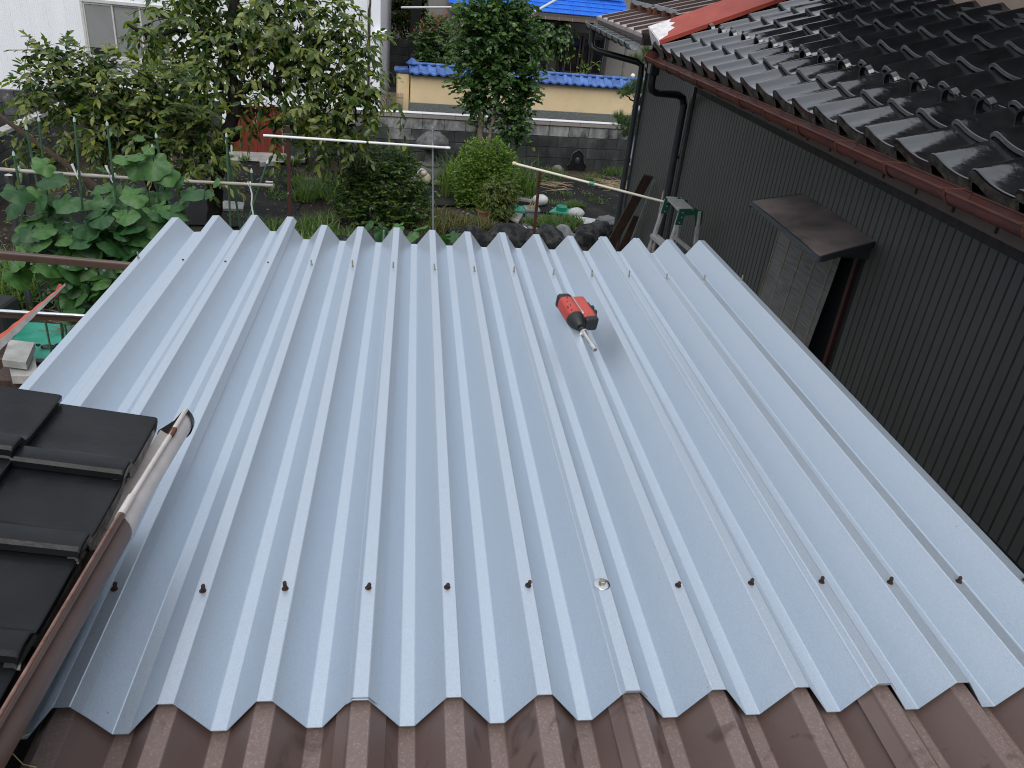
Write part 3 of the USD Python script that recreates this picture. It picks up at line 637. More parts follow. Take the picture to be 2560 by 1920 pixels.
dp = MB(); dp.tube([(3.33, 5.70, 2.77), (3.33, 5.70, 2.64), (3.345, 5.71, 2.59), (3.40, 5.74, 2.565), (3.70, 6.06, 2.52), (3.765, 6.085, 2.49), (3.785, 6.085, 2.42)], .034, 10); put('downpipe', dp, blackpipe, house, smooth=50)
dp = MB(); dp.box((3.33, 5.70, 2.76), (.085, .10, .10), None, .012); put('gutter_outlet', dp, blackpipe, house)
dp = MB(); dp.tube([(3.785, 6.085, 2.44), (3.785, 6.085, 0)], .036, 10); dp.tube([(3.785, 6.085, 1.56), (3.785, 6.085, 1.50)], .046, 10); dp.box((3.82, 6.085, 1.95), (.06, .02, .03)); put('downpipe', dp, dkpipe, house, smooth=50)

# ------------------------------------------------------------------ left tiled eave with gutter (foreground)
lh = thing('tiled_eave', 'eave of black glazed roof tiles in the left foreground with a two-tone gutter', 'roof', (.3, 0, 2.3))
ls = math.atan(.254); LU = np.array([-math.cos(ls), 0, math.sin(ls)]); LN = np.array([math.sin(ls), 0, math.cos(ls)]); LR = np.array([0, 1.0, 0])
lA, lE = tile(flat_trough=True, L=.285, lift=.030, th=.016), tile(flat_trough=True, eave=True, L=.285, lift=.030, th=.016)
L0 = np.array([.622, .352 - .292, 2.318])
for c in range(5):
    for k in range(-6, 1):
        o = L0 + LU * (.235 * c) + LR * (.272 * k)
        V, F = lE if c == 0 else lA
        W = V.copy(); W[:, 2] += rt.uniform(-.002, .003); W[:, 0] += rt.uniform(-.004, .004); W[:, 1] += rt.uniform(-.012, .012) * W[:, 0]
        lt = put('roof_tile', (lay(W, o, LU, LR, LN), F), black_dry, lh, smooth=35)
        if c == 0:
            pl = np.array([(0, .026), (.006, .034), (.02, .0375), (.05, .034), (.062, .022), (.075, .008), (.10, .002), (.16, 0), (.22, 0), (.27, .001), (.292, .003)])
            fr = np.c_[np.full(len(pl), -.003), pl[:, 0], pl[:, 1] + .024 + W[0, 2] - V[0, 2]]; d_ = np.interp(pl[:, 0], [0, .05, .07, .10, .25, .292], [.026, .026, .040, .052, .052, .036]); lo_ = fr.copy(); lo_[:, 2] -= d_; bk = lo_.copy(); bk[:, 0] = .016
            m = MB(); m.grid(np.array([lay(q_, o, LU, LR, LN) for q_ in (lo_, fr)])); m.grid(np.array([lay(q_, o, LU, LR, LN) for q_ in (bk, lo_)])); put('tile_front', m, tile_edge, lt, smooth=40)
m = MB(); m.grid([[L0 + LU * x + LR * v - LN * .012 + LU * .03 for v in (-2.5, .285)] for x in (0, 1.5)]); put('roof_deck', m, dark_back, lh)
m = MB(); m.bar((.56, -2.5, 2.255), (.56, .33, 2.255), .02, .07); m.bar((.40, -2.5, 2.20), (.40, .30, 2.20), .30, .02); put('fascia', m, soot_wood, lh)
R_ = .050
e1, e2 = np.array([.72, 0, .694]), np.array([.694, 0, -.72])          # towards the outer lip, towards the bottom (it hangs twisted)
rod = lambda yy: np.array([np.interp(yy, [-1.2, -.6, 0, .42], [.625, .642, .662, .684]), yy, 2.336 - .012 * yy])
def halfround(ya, yb, r, th=.0035, n=14, lo=-.03, hi=1.03):
    m = MB(); t = np.linspace(math.pi * lo, math.pi * hi, n)
    G, Hh = (np.array([[rod(y_) - e1 * R_ + e1 * math.cos(k) * q + e2 * math.sin(k) * q for k in t] for y_ in np.linspace(ya, yb, 5)]) for q in (r, r - th))
    m.grid(G); m.grid(Hh[:, ::-1])
    for k in (0, -1): m.grid(np.stack([G[k], Hh[k]]))
    return m
lip = lambda ya, yb, q, o=0.: [rod(y_) + e1 * (q - R_) + np.array([0, 0, o]) for y_ in np.linspace(ya, yb, 5)]
back = lambda ya, yb, q: [rod(y_) - e1 * (R_ + q) for y_ in np.linspace(ya, yb, 5)]
YE, YJ = .42, .0
m = halfround(YE, YJ, R_); m.tube(lip(YE, YJ, R_, .003), .0062, 8); m.tube(back(YE, YJ, R_), .0035, 6)
gt = put('gutter', m, pale_pvc, lh, smooth=50, label='faded pale far length of gutter')
m = MB(); q = rod(YE + .004) - e1 * R_; t = np.linspace(-.04 * math.pi, math.pi * 1.04, 15)
arc = [q + e1 * math.cos(k) * (R_ + .004) + e2 * math.sin(k) * (R_ + .004) for k in t]
cap_ = np.vstack([arc, [q]]); m.add(cap_, [[i, i + 1, 15] for i in range(14)]); m.add(cap_ - [0, .003, 0], [[i + 1, i, 15] for i in range(14)])
m.grid([[p - np.array([0, x, 0]) for p in arc] for x in (0, .020)])
put('end_cap', m, blackpipe, gt, smooth=40)
h = MB(); h.box(rod(.30) + [.002, 0, .004], (.012, .035, .010), rotz(-.05)); put('rust_streak', h, rust, gt)
m = halfround(YJ + .015, YJ - .068, R_ + .004); m.tube(lip(YJ + .015, YJ - .068, R_ + .003, .005), .0085, 8); m.tube(back(YJ - .02, YJ - .13, R_ + .006), .0075, 8); put('joint_sleeve', m, pale_pvc, gt, smooth=50)
m = halfround(YJ - .055, -1.2, R_ + .007); m.tube(lip(YJ - .055, -1.2, R_ + .006, .004), .0085, 8); m.tube(back(YJ - .055, -1.2, R_ + .006), .004, 6)
gt2 = put('gutter', m, brown_pvc, lh, smooth=50, label='brown near length of gutter')
m = MB(); m.tube(lip(YJ - .065, -1.2, R_ + .006, .0135), .0035, 6); put('lip_strip', m, M('dusty_rust_strip', (.15, .075, .058), (.24, .14, .115), 40, .7), gt2, smooth=True)
for yy in (.16, -.22): h = MB(); h.tube([(.50, yy, 2.262), (.57, yy + .006, 2.262), (.575, yy + .006, 2.250)], .0065, 8); put('gutter_bracket', h, dkpipe, lh, smooth=True)
m = MB(); m.box((.575, -.47, 2.27), (.05, .05, .018), rotz(.3)); put('rusty_clip', m, rust, lh)
m = MB(); rs = random.Random(2)
for k in range(7):
    p = np.array([.555 + rs.uniform(-.02, .02), -.50 + rs.uniform(-.02, .02), 2.22]); pts = [p]
    for i in range(6): p = p + np.array([rs.uniform(-.012, .03), rs.uniform(-.03, .02), rs.uniform(-.012, .010)]); pts.append(p)
    m.tube(pts, .0012, 4)
put('twine', m, dry_stem, None, False, 'frayed strands of pale twine under the brown gutter at lower left', 'twine')
# ------------------------------------------------------------------ walls behind the garden
bw = thing('block_wall', 'low stained concrete block wall with a white capping, behind the garden', 'wall', (2.7, BW(2.7), 0))
WD = np.array([1, .125, 0]); WD /= np.linalg.norm(WD); WNrm = np.array([-WD[1], WD[0], 0])
def along(x0, s, n=0., z=0.): return np.array([x0, BW(x0), 0]) + WD * s + WNrm * n + [0, 0, z]
Rw_ = rotz(math.atan(.125))
BX0 = -.93; rw = random.Random(4)
ctop = .775
m = MB(); m.box(along(BX0, 3.6, .055, .33), (7.2, .08, .86), Rw_); put('mortar_core', m, mortar_m, bw)
for r in range(4):
    z1 = ctop - r * .2; off = .2 if r % 2 else 0.
    for k in range(19):
        s0 = k * .4 - off; s1 = s0 + .4
        s0 = max(s0, 0)
        m = MB(); m.box(along(BX0, (s0 + s1) / 2, .055 + rw.uniform(-.003, .003), z1 - .097 + rw.uniform(-.0015, .0015)), (s1 - s0 - .009, .11, .191), Rw_, .004)
        put('block', m, conc_top if r == 0 or (r == 1 and rw.random() < .2) else conc, bw)
for k in range(12):
    c = along(BX0, .3 + k * .6, .055, ctop + .004)
    m = MB(); m.box(c + [0, 0, .042], (.597, .155, .078), Rw_, .006); cp = put('cap_stone', m, cap_side, bw)
    m = MB(); m.box(c + [0, 0, .086], (.597, .170, .012), Rw_, .003); put('cap_top', m, cap_m, cp)
# left part of the block wall beyond the gate, and the low side wall
bw2 = thing('block_wall', 'grey block wall below the white house, left of the red gate', 'wall', (-3, BW(-3), 0))
m = MB(); m.box(along(-1.93, -3.2, .06, .36), (6.3, .08, .9), Rw_); put('mortar_core', m, mortar_m, bw2)
for r in range(5):
    z1 = .86 - r * .2; off = .2 if r % 2 else 0.
    for k in range(16):
        m = MB(); m.box(along(-1.93, -.2 - k * .4 - off, .055, z1 - .097), (.391, .11, .191), Rw_, .004); put('block', m, conc, bw2)
bw3 = thing('side_block_wall', 'low grey block wall running back along the left edge of the garden', 'wall', (-4.15, 10, 0))
for r in range(4):
    for k in range(13):
        m = MB(); m.box((-4.2, 7.4 + k * .4 - (.2 if r % 2 else 0), .76 - r * .2 - .097), (.11, .391, .191), None, .004); put('block', m, conc, bw3)
for k in range(9): 
    m = MB(); m.box((-4.2, 7.5 + k * .6, .79), (.14, .597, .055), None, .005); put('cap_stone', m, slab_m, bw3)
m = MB(); m.box((-4.2, 9.8, .35), (.08, 5.2, .8)); put('mortar_core', m, mortar_m, bw3)
# red gate
gx0, gx1 = -1.86, -.985; GY = lambda x: BW(x) + .06
rg = thing('red_gate', 'faded red double steel gate in the block wall', 'gate', (gx0, GY(gx0), 0))
for a_, b_ in ((0, .437), (.441, .878)):
    m = MB(); m.box(along(gx0, (a_ + b_) / 2, .07, .42), (b_ - a_, .018, .80), Rw_)
    dpn = put('gate_panel', m, red_gate_m, rg)
    m = MB()
    for s_ in (a_ + .02, b_ - .02): m.box(along(gx0, s_, .055, .42), (.03, .02, .80), Rw_)
    for z_ in (.04, .80): m.box(along(gx0, (a_ + b_) / 2, .055, z_), (b_ - a_ - .06, .02, .035), Rw_)
    for s_ in np.linspace(a_ + .06, b_ - .06, 7): m.box(along(gx0, s_, .058, .42), (.012, .008, .70), Rw_)
    put('panel_frame', m, red_gate_m, dpn)
m = MB(); m.box(along(gx0, .89, .06, .40), (.014, .04, .86), Rw_); m.box(along(gx0, .925, .05, .42), (.045, .06, .9), Rw_); m.box(along(gx0, -.02, .05, .42), (.05, .06, .9), Rw_)
put('gate_post', m, rust, rg); m = MB(); m.box(along(gx0, .875, .045, .42), (.007, .012, .84), Rw_); put('bare_edge', m, white_flake, rg)
struct('path', flat([tuple(along(gx0, .02, .05)[:2]), tuple(along(gx0, .95, .05)[:2]), tuple(along(gx0, .9, -.62)[:2]), tuple(along(gx0, .0, -.62)[:2]), tuple(along(gx0, -.25, -.3)[:2])], .034), slab_m, 'concrete strip in front of the red gate', 'path')
# yellow garden wall with blue tile coping
YW = lambda x: 15.9 + .125 * (x - 3.4)
yw = thing('yellow_garden_wall', 'sand yellow rendered garden wall with a granite base and blue tile coping', 'wall', (3.4, YW(3.4), 0))
def yal(s, n=0., z=0.): return np.array([1.215, YW(1.215), 0]) + WD * s + WNrm * n + [0, 0, z]
m = MB(); m.box(yal(2.9, .09, .95), (5.8, .16, .56), Rw_, .006); put('wall_face', m, stucco, yw)
m = MB(); m.box(yal(2.9, .08, .35), (5.84, .19, .70), Rw_, .008); put('granite_base', m, granite, yw)
m = MB(); m.box(yal(2.9, .08, 1.245), (5.9, .30, .03), Rw_); put('coping_board', m, noshi, yw)
for k in range(33):
    s = -.05 + k * .18
    for sd in (-1, 1):
        m = MB(); pr = [(0, .012), (.02, .03), (.045, .036), (.07, .03), (.095, .012), (.13, .004), (.178, .006)]
        G = np.array([[yal(s + q, .08 + sd * u_ , 1.42 - abs(u_) * .78 + h) for q, h in pr] for u_ in (.19, .03)]); m.grid(G)
        B_ = G[0] - np.array([0, 0, .03]); m.grid(np.stack([B_, G[0]]))
        put('coping_tile', m, blue_glaze, yw, smooth=50)
    m = MB(); m.tube([yal(s, .08, 1.435), yal(s + .174, .08, 1.435)], [.036, .034], 8); put('ridge_tile', m, blue_glaze, yw, smooth=50)
m = MB(); m.box(yal(-.14, .25, .72), (.24, .24, 1.0), Rw_, .006); put('end_pillar', m, stucco, yw); m = MB(); m.box(yal(-.14, .25, 1.28), (.34, .32, .10), Rw_, .03); put('pillar_cap', m, blue_glaze, yw, smooth=40)
m = MB(); m.lathe([(.0, .09), (.03, .085), (.09, .02), (.13, -.02), (.0, -.02)], yal(.02, .08, 1.45), 4, None); put('ridge_end', m, blue_glaze, yw)
# white house
wh = thing('white_sided_house', 'house with white ribbed siding and a sliding window behind the persimmon tree', 'house', (-3, 15.5, 0))
def wboard(x, w, zs):
    m = MB(); pr = []
    n = int(round(w / .04)); d = w / n
    for i in range(n): pr += [(i * d, .006), (i * d + .004, 0), (i * d + d - .004, 0), (i * d + d - .0005, .006)]
    for z0, z1 in zs: m.grid([[(x + q, 15.5 + dd, z) for z in (z0, z1)] for q, dd in pr])
    return m
wx0, wx1, wz0, wz1 = -4.86, -3.34, 1.065, 2.06
edges = np.r_[np.arange(wx0 - .32 * 15, wx0 + .01, .32), np.linspace(wx0, wx1, 6)[1:], np.arange(wx1 + .307, .34, .307), .345]
for x, w in zip(edges[:-1], np.diff(edges)):
    zs = [(.0, 2.29), (2.294, 5)]
    if wx0 - .01 < x < wx1 - .01: zs = [(.0, wz0 - .03), (wz1, 2.29), (2.294, 5)]
    if w > .03:
        for z_ in zs: put('siding_panel', wboard(x, w, [z_]), white_sid, wh)
m = MB()
for (a_, b_, z0, z1) in ((-9.6, wx0, 0, 5), (wx1, .6, 0, 5), (wx0, wx1, 0, wz0), (wx0, wx1, wz1, 5)): m.box(((a_ + b_) / 2, 15.56, (z0 + z1) / 2), (b_ - a_, .10, z1 - z0))
m.grid([[(.60, q, z) for q in (15.56, 24)] for z in (0, 5)]); put('inner_wall', m, white_flake, wh)
wn = MB()
for z_ in (wz0, wz1): wn.box(((wx0 + wx1) / 2, 15.48, z_), (wx1 - wx0 + .04, .07, .05))
for x_ in (wx0, wx1): wn.box((x_, 15.482, (wz0 + wz1) / 2), (.04, .07, wz1 - wz0))
wnp = put('window', wn, cream_frame, wh)
m = MB(); m.box(((wx0 + wx1) / 2, 15.45, wz0 - .045), (wx1 - wx0 + .1, .10, .025)); put('sill', m, cream_frame, wnp)
sw = (wx1 - wx0) / 4
for i in range(3):
    a_ = wx0 + .02 + i * (wx1 - wx0 - .04) / 3; b_ = a_ + (wx1 - wx0 - .04) / 3 + .03; yy = 15.475 + .02 * (i % 2)
    m = MB()
    for x_ in (a_ + .012, b_ - .012): m.box((x_, yy, (wz0 + wz1) / 2), (.028, .018, wz1 - wz0 - .06))
    for z_ in (wz0 + .045, wz1 - .045): m.box(((a_ + b_) / 2, yy, z_), (b_ - a_ - .056, .018, .03))
    s_ = put('sash', m, cream_frame, wnp)
    zb = wz0 + (.19 if i != 1 else .05)
    m = MB(); m.grid([[(x_, yy + .003, z) for z in (zb, wz1 - .05)] for x_ in (a_ + .026, b_ - .026)]); put('pane', m, frosted, wnp)
    if i != 1: m = MB(); m.grid([[(x_, yy + .006, z) for z in (wz0 + .05, zb)] for x_ in (a_ + .026, b_ - .026)]); put('clear_pane', m, darkglass, wnp)
m = MB(); m.grid([[(x_, 15.53, z) for z in (wz0, wz1)] for x_ in (wx0, wx1)]); put('backing', m, dark_back, wnp)
m = MB(); m.tube([(.375, 15.45, 0), (.375, 15.45, 2.36), (.40, 15.46, 2.46), (.39, 15.45, 5)], .022, 8); m.tube([(.375, 15.45, 2.26), (.375, 15.45, 2.29)], .032, 8); put('downpipe', m, darkwood, wh, smooth=40)
m = MB(); m.box((.50, 15.49, 2.5), (.185, .09, 5), None, .01); put('corner_pillar', m, white_sid, wh)
m = MB(); m.box((.60, 15.43, 1.985), (.235, .22, .035), Rw_ @ np.array([[1, 0, 0], [0, 1, -.15], [.18, .1, 1]]), .004); m.box((.59, 15.44, 1.925), (.20, .17, .07), None, .004); put('pillar_ledge', m, white_sid, wh)
m = MB(); m.grid([[(x_, 15.485, z) for z in (.80, 1.06)] for x_ in (-1.2, -.62)]); lv = put('low_window', m, M('glass_brick_pane', (.42, .46, .5), (.55, .6, .65), 9, .3), wh)
m = MB()
for x_ in np.linspace(-1.2, -.62, 8): m.box((x_, 15.476, .93), (.012, .012, .28))
for z_ in (.80, .89, .98, 1.06): m.box((-.91, 15.474, z_), (.6, .012, .012))
put('glazing_bar', m, alu, lv)
# lane end: railing, block wall, hedge, green net, planter
rl = thing('metal_railing', 'low tan metal railing between the white house and the yellow wall', 'railing', (.9, 15.2, 0))
for k in range(11):
    m = MB(); x_ = .62 + k * .042; m.tube([(x_, 15.55, .2), (x_, 15.55, .86), (x_ + .01, 15.55, .875), (x_ + .02, 15.55, .86), (x_ + .02, 15.55, .2)], .006, 5); put('bar', m, M('tan_metal', (.22, .17, .12), (.28, .22, .16), 9, .5) if k == 0 else UsdShade.Material.Get(stage, '/World/Looks/tan_metal'), rl)
m = MB(); m.box((.84, 15.56, .30), (.48, .012, .02)); m.box((.84, 15.56, .78), (.48, .012, .02)); put('rail', m, UsdShade.Material.Get(stage, '/World/Looks/tan_metal'), rl)
bw4 = thing('lane_block_wall', 'dark block wall across the far end of the lane', 'wall', (.8, 22, 0))
for r in range(5):
    for k in range(5):
        m = MB(); m.box((.2 + k * .4 - (.2 if r % 2 else 0), 22, 1.27 - r * .2 - .1), (.392, .12, .192), None, .005); put('block', m, conc, bw4)
m = MB(); m.box((.9, 22.02, .64), (2.0, .08, 1.22)); put('mortar_core', m, mortar_m, bw4)

# blue-roofed house at the back
bh = thing('blue_roofed_house', 'old house with a bright blue metal porch roof and dark doorway at the back', 'house', (4, 20.5, 0))
hd = np.array([1, .07, 0]); hd /= np.linalg.norm(hd)
def hp(x, y, z): return np.array([x, y + .045 * (x - 4), z])
m = MB()
def wallp(x0, x1, z0, z1, y=20.5): m.add([hp(x0, y, z0), hp(x1, y, z0), hp(x1, y, z1), hp(x0, y, z1)], [[0, 1, 2, 3]])
wallp(2.2, 4.98, 0, 3.2); wallp(4.98, 6.7, 1.88, 3.2); wallp(6.2, 7.2, 0, 1.88); wallp(1.55, 2.25, 0, 4.2, 19.4); 
m.add([hp(2.25, 19.4, 0), hp(2.25, 20.5, 0), hp(2.25, 20.5, 4.2), hp(2.25, 19.4, 4.2)], [[0, 1, 2, 3]]); m.add([hp(1.55, 19.4, 0), hp(1.55, 26, 0), hp(1.55, 26, 4.2), hp(1.55, 19.4, 4.2)], [[0, 1, 2, 3]])
wallp(1.2, 12, 2.9, 6, 20.9); wallp(6.7, 14, 0, 5, 21.5)
put('wall', m, housewall, bh)
m = MB(); wallp(4.98, 6.2, 0, 1.9, 20.75); put('door_recess', m, dark_back, bh)
for a_, b_ in ((5.0, 5.56), (5.60, 5.84), (5.86, 6.18)):
    m = MB()
    for x_ in (a_ + .025, b_ - .025): m.box(hp(x_, 20.62, 1.0), (.05, .04, 1.75))
    for z_ in (.95, 1.84, .30): m.box(hp((a_ + b_) / 2, 20.62, z_), (b_ - a_ - .1, .03, .07))
    dd = put('door', m, brownalu, bh)
    m = MB(); m.add([hp(a_, 20.64, .2), hp(b_, 20.64, .2), hp(b_, 20.64, 1.85), hp(a_, 20.64, 1.85)], [[0, 1, 2, 3]]); put('pane', m, darkglass, dd)
m = MB(); m.box(hp(5.6, 20.46, 1.92), (1.3, .05, .06)); m.box(hp(4.99, 20.46, 1.0), (.06, .05, 1.8)); m.box(hp(6.22, 20.46, 1.0), (.08, .05, 1.8)); put('door_frame', m, brownalu, bh)
m = MB()
for k in range(9): m.bar(hp(4.05, 20.40, .62 + k * .07), hp(4.72, 20.40, .62 + k * .07), .02, .05)
put('slatted_board', m, darkwood, bh); m = MB(); m.bar(hp(4.84, 20.3, .5), hp(4.66, 20.36, 1.12), .03, .04); put('prop', m, galv_old, bh)
for x_ in (2.25, 4.93, 6.45): m = MB(); m.tube([hp(x_, 19.25, .2), hp(x_, 19.25, 2.40)], .032, 8); put('porch_post', m, M('post_grey', (.12, .11, .10), (.17, .16, .15), 9, .6) if x_ < 3 else UsdShade.Material.Get(stage, '/World/Looks/post_grey'), bh)
# corrugated blue roof, sheet by sheet
xs = np.linspace(2.0, 6.35, 6)
for i in range(5):
    q = np.linspace(xs[i], xs[i + 1] + .04, 27); G = np.array([[hp(x_, yy, zz_ + .012 * math.sin(x_ * 2 * math.pi / .076) + .002 * (i % 2)) for x_ in q] for yy, zz_ in ((18.95, 2.43), (20.9, 3.14))]); m = MB(); m.grid(G); put('roof_sheet', m, blue_roof_m, bh, smooth=60)
for k in range(9):
    yy = 18.95 + k * .23; m = MB(); m.tube([hp(2.0, yy, 2.447 + k * .0837), hp(6.37, yy, 2.447 + k * .0837)], .012, 6); put('roof_rib', m, blue_roof_m, bh, smooth=True)
m = MB(); m.bar(hp(1.98, 18.93, 2.36), hp(6.4, 18.93, 2.36), .05, .11); put('eaves_board', m, brownalu, bh)
m = MB(); m.bar(hp(2.0, 18.88, 2.31), hp(6.4, 18.88, 2.33), .09, .06); gtp = put('gutter', m, M('brown_eave_gutter', (.12, .085, .075), (.16, .12, .105), 6, .5), bh)
for x_ in np.arange(2.3, 6.4, .33): h = MB(); h.box(hp(x_, 18.83, 2.32), (.014, .014, .07)); put('gutter_bracket', h, galv_old, gtp)
m = MB(); m.bar(hp(2.2, 19.22, 2.28), hp(6.5, 19.22, 2.28), .05, .07); put('porch_beam', m, darkwood, bh)
m = MB(); m.bar(hp(3.9, 19.8, 2.82), hp(6.3, 19.8, 2.86), .08, .05); put('roof_pipe', m, galv_old, bh, smooth=True)
# pale house wall far right, behind the annex roof
fh = thing('grey_house', 'pale grey wall of another house glimpsed above the brown annex roof', 'house', (8, 23.5, 0))
m = MB(); m.box((11, 24, 3), (9, 1, 7)); put('wall', m, M('pale_grey_wall', (.33, .35, .38), (.4, .42, .45), 1, .6), fh)
m = MB(); m.tube([(7.3, 23.3, 1), (7.3, 23.3, 6)], .05, 8); put('downpipe', m, rust, fh)

# ------------------------------------------------------------------ foliage helpers
LT = {'oval': ([(0, 0, 0), (.22, .75, .10), (.22, -.75, .10), (.25, 0, 0), (.55, 1, .16), (.55, -1, .16), (.58, 0, -.01), (.84, .62, .10), (.84, -.62, .10), (.86, 0, 0), (1.03, 0, 0)],
               [[0, 3, 1], [0, 2, 3], [1, 3, 6], [1, 6, 4], [2, 5, 6], [2, 6, 3], [4, 6, 9], [4, 9, 7], [5, 8, 9], [5, 9, 6], [7, 9, 10], [8, 10, 9]]),
      'small': ([(0, 0, 0), (.5, 1, .12), (.5, -1, .12), (1, 0, 0), (.5, 0, 0)], [[0, 4, 1], [0, 2, 4], [1, 4, 3], [2, 3, 4]]),
      'star': ([(0, 0, 0)] + [(math.cos(a) * r * .6 + .45, math.sin(a) * r * 1.3, .05 * (r < .5)) for a, r in [(math.pi * k / 5 * 2 / 2, (1.0 if k % 2 == 0 else .35)) for k in range(-5, 5)]], [[0, 1 + k, 1 + (k + 1) % 10] for k in range(10)])}
def leaf_arrays(P, D, L, W, shape, rg, curl=.25, tilt=.6, face=None):
    """leaves at points P growing along D; L, W: half-size arrays"""
    T, F = LT[shape]; T = np.array(T, float); n = len(P)
    D = D / np.maximum(np.linalg.norm(D, axis=1, keepdims=True), 1e-9)
    up = (np.array([0, 0, 1.0]) if face is None else face) + rg.normal(0, tilt, (n, 3)); S = np.cross(D, up); S /= np.maximum(np.linalg.norm(S, axis=1, keepdims=True), 1e-9); N = np.cross(S, D)
    c = curl * rg.uniform(.3, 1.7, n)
    V = P[:, None] + D[:, None] * (T[None, :, :1] * L[:, None, None]) + S[:, None] * (T[None, :, 1:2] * W[:, None, None]) + N[:, None] * ((T[None, :, 2:] * W[:, None, None]) - (T[None, :, :1] ** 2) * (c * L)[:, None, None])
    return V, np.array(F)
def flatten(V, F):
    n, k = V.shape[:2]; return V.reshape(-1, 3), (F[None] + (np.arange(n) * k)[:, None, None]).reshape(-1, 3)
LITTER = None
def sample_clumps(cl, n, rg, shell=.55, sq=(1, 1, 1)):
    cl = np.array(cl, float); w = cl[:, 3] ** 2; k = rg.choice(len(cl), n, p=w / w.sum())
    d = rg.normal(0, 1, (n, 3)); d /= np.linalg.norm(d, axis=1, keepdims=True)
    r = cl[k, 3] * (shell + (1 - shell) * rg.random(n) ** .5) * np.where(rg.random(n) < .25, rg.random(n), 1)
    return cl[k, :3] + d * r[:, None] * np.array(sq), d, cl[k, :3]
def plant_foliage(parent, cl, nsp, per, L, W, mat, shape, seed, droop=.3, up=.2, twig=.2, tilt=.6, curl=.25, leafname='leaf', big=300, inner=None, twigmat=None, shell=.5, sq=(1, 1, 1)):
    """sprays of leaves along short twigs; the nearest ones are parts of their own, the rest one part"""
    rg = np.random.default_rng(seed)
    P, d, c = sample_clumps(cl, nsp, rg, shell, sq)
    D = d + np.array([0, 0, up]) + rg.normal(0, .35, d.shape); D /= np.linalg.norm(D, axis=1, keepdims=True)
    tw = MB(); PP, DD = [], []
    for i in range(nsp):
        ln = twig * rg.uniform(.6, 1.3); s = np.cross(D[i], [0, 0, 1.0]); s /= max(np.linalg.norm(s), 1e-6)
        pts = [P[i] + D[i] * ln * t + np.array([0, 0, -droop * ln * t * t]) for t in (0, .5, 1)]
        if twigmat is not None and i % 2 == 0: tw.tube([P[i] - D[i] * ln * .4] + pts, [.005, .004, .003, .002], 4, False)
        for j in range(per):
            t = (j + .6) / per; p = P[i] + D[i] * ln * t + np.array([0, 0, -droop * ln * t * t])
            sg = 1 if j % 2 else -1
            PP.append(p); DD.append(D[i] * (.35 + .6 * t) + s * sg * (.85 - .5 * t) + np.array([0, 0, -droop * rg.uniform(.2, 1.6)]))
    PP, DD = np.array(PP), np.array(DD); n = len(PP)
    sc = rg.uniform(.65, 1.25, n)
    fc = (PP - np.repeat(c, per, 0)); fc /= np.maximum(np.linalg.norm(fc, axis=1, keepdims=True), 1e-6)
    V, F = leaf_arrays(PP, DD, L * sc, W * sc * rg.uniform(.8, 1.15, n), shape, rg, curl, tilt, fc * .8 + [0, 0, .75])
    dist = np.linalg.norm(PP - CAM, axis=1) - .35 * np.einsum('ij,ij->i', (PP - np.repeat(c, per, 0)), (CAM - PP) / np.linalg.norm(CAM - PP, axis=1, keepdims=True)) - .6 * sc * L * 4
    o = np.argsort(dist)
    sh = np.clip(rg.random(n) * .72 + .28 * np.tile((np.arange(per) + .5) / per, nsp) * rg.uniform(.3, 1.2, n) + rg.normal(0, .05, n), 0, 1)
    for i in o[:big]: put(leafname, (V[i], F), mat, parent, shade=sh[i])
    put('foliage', flatten(V[o[big:]], F), mat, parent, kind='stuff', shade=np.repeat(sh[o[big:]], V.shape[1]))
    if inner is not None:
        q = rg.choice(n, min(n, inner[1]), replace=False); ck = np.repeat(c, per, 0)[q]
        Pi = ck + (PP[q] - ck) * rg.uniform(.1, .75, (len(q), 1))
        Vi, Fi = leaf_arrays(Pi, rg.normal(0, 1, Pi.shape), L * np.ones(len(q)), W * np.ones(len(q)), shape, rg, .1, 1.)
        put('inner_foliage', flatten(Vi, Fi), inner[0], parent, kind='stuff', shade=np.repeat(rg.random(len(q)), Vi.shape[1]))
    if twigmat is not None: put('twigs', tw, twigmat, parent, kind='stuff')
def limbs(parent, name, path, r0, r1, mat, seed=0, n=9, amp=.015):
    P = np.array(path, float); k = len(P); t = np.linspace(0, k - 1, (k - 1) * 4 + 1)
    from scipy.interpolate import CubicSpline
    Q = CubicSpline(np.arange(k), P)(t) if k > 2 else np.array([np.interp(t, np.arange(k), P[:, i]) for i in range(3)]).T
    rg = np.random.default_rng(seed); Q[1:-1] += rg.normal(0, amp * .4, Q[1:-1].shape)
    m = MB(); m.tube(Q, np.linspace(r0, r1, len(Q)) * (1 + rg.uniform(-.1, .1, len(Q))), n); return put(name, m, mat, parent, smooth=60)
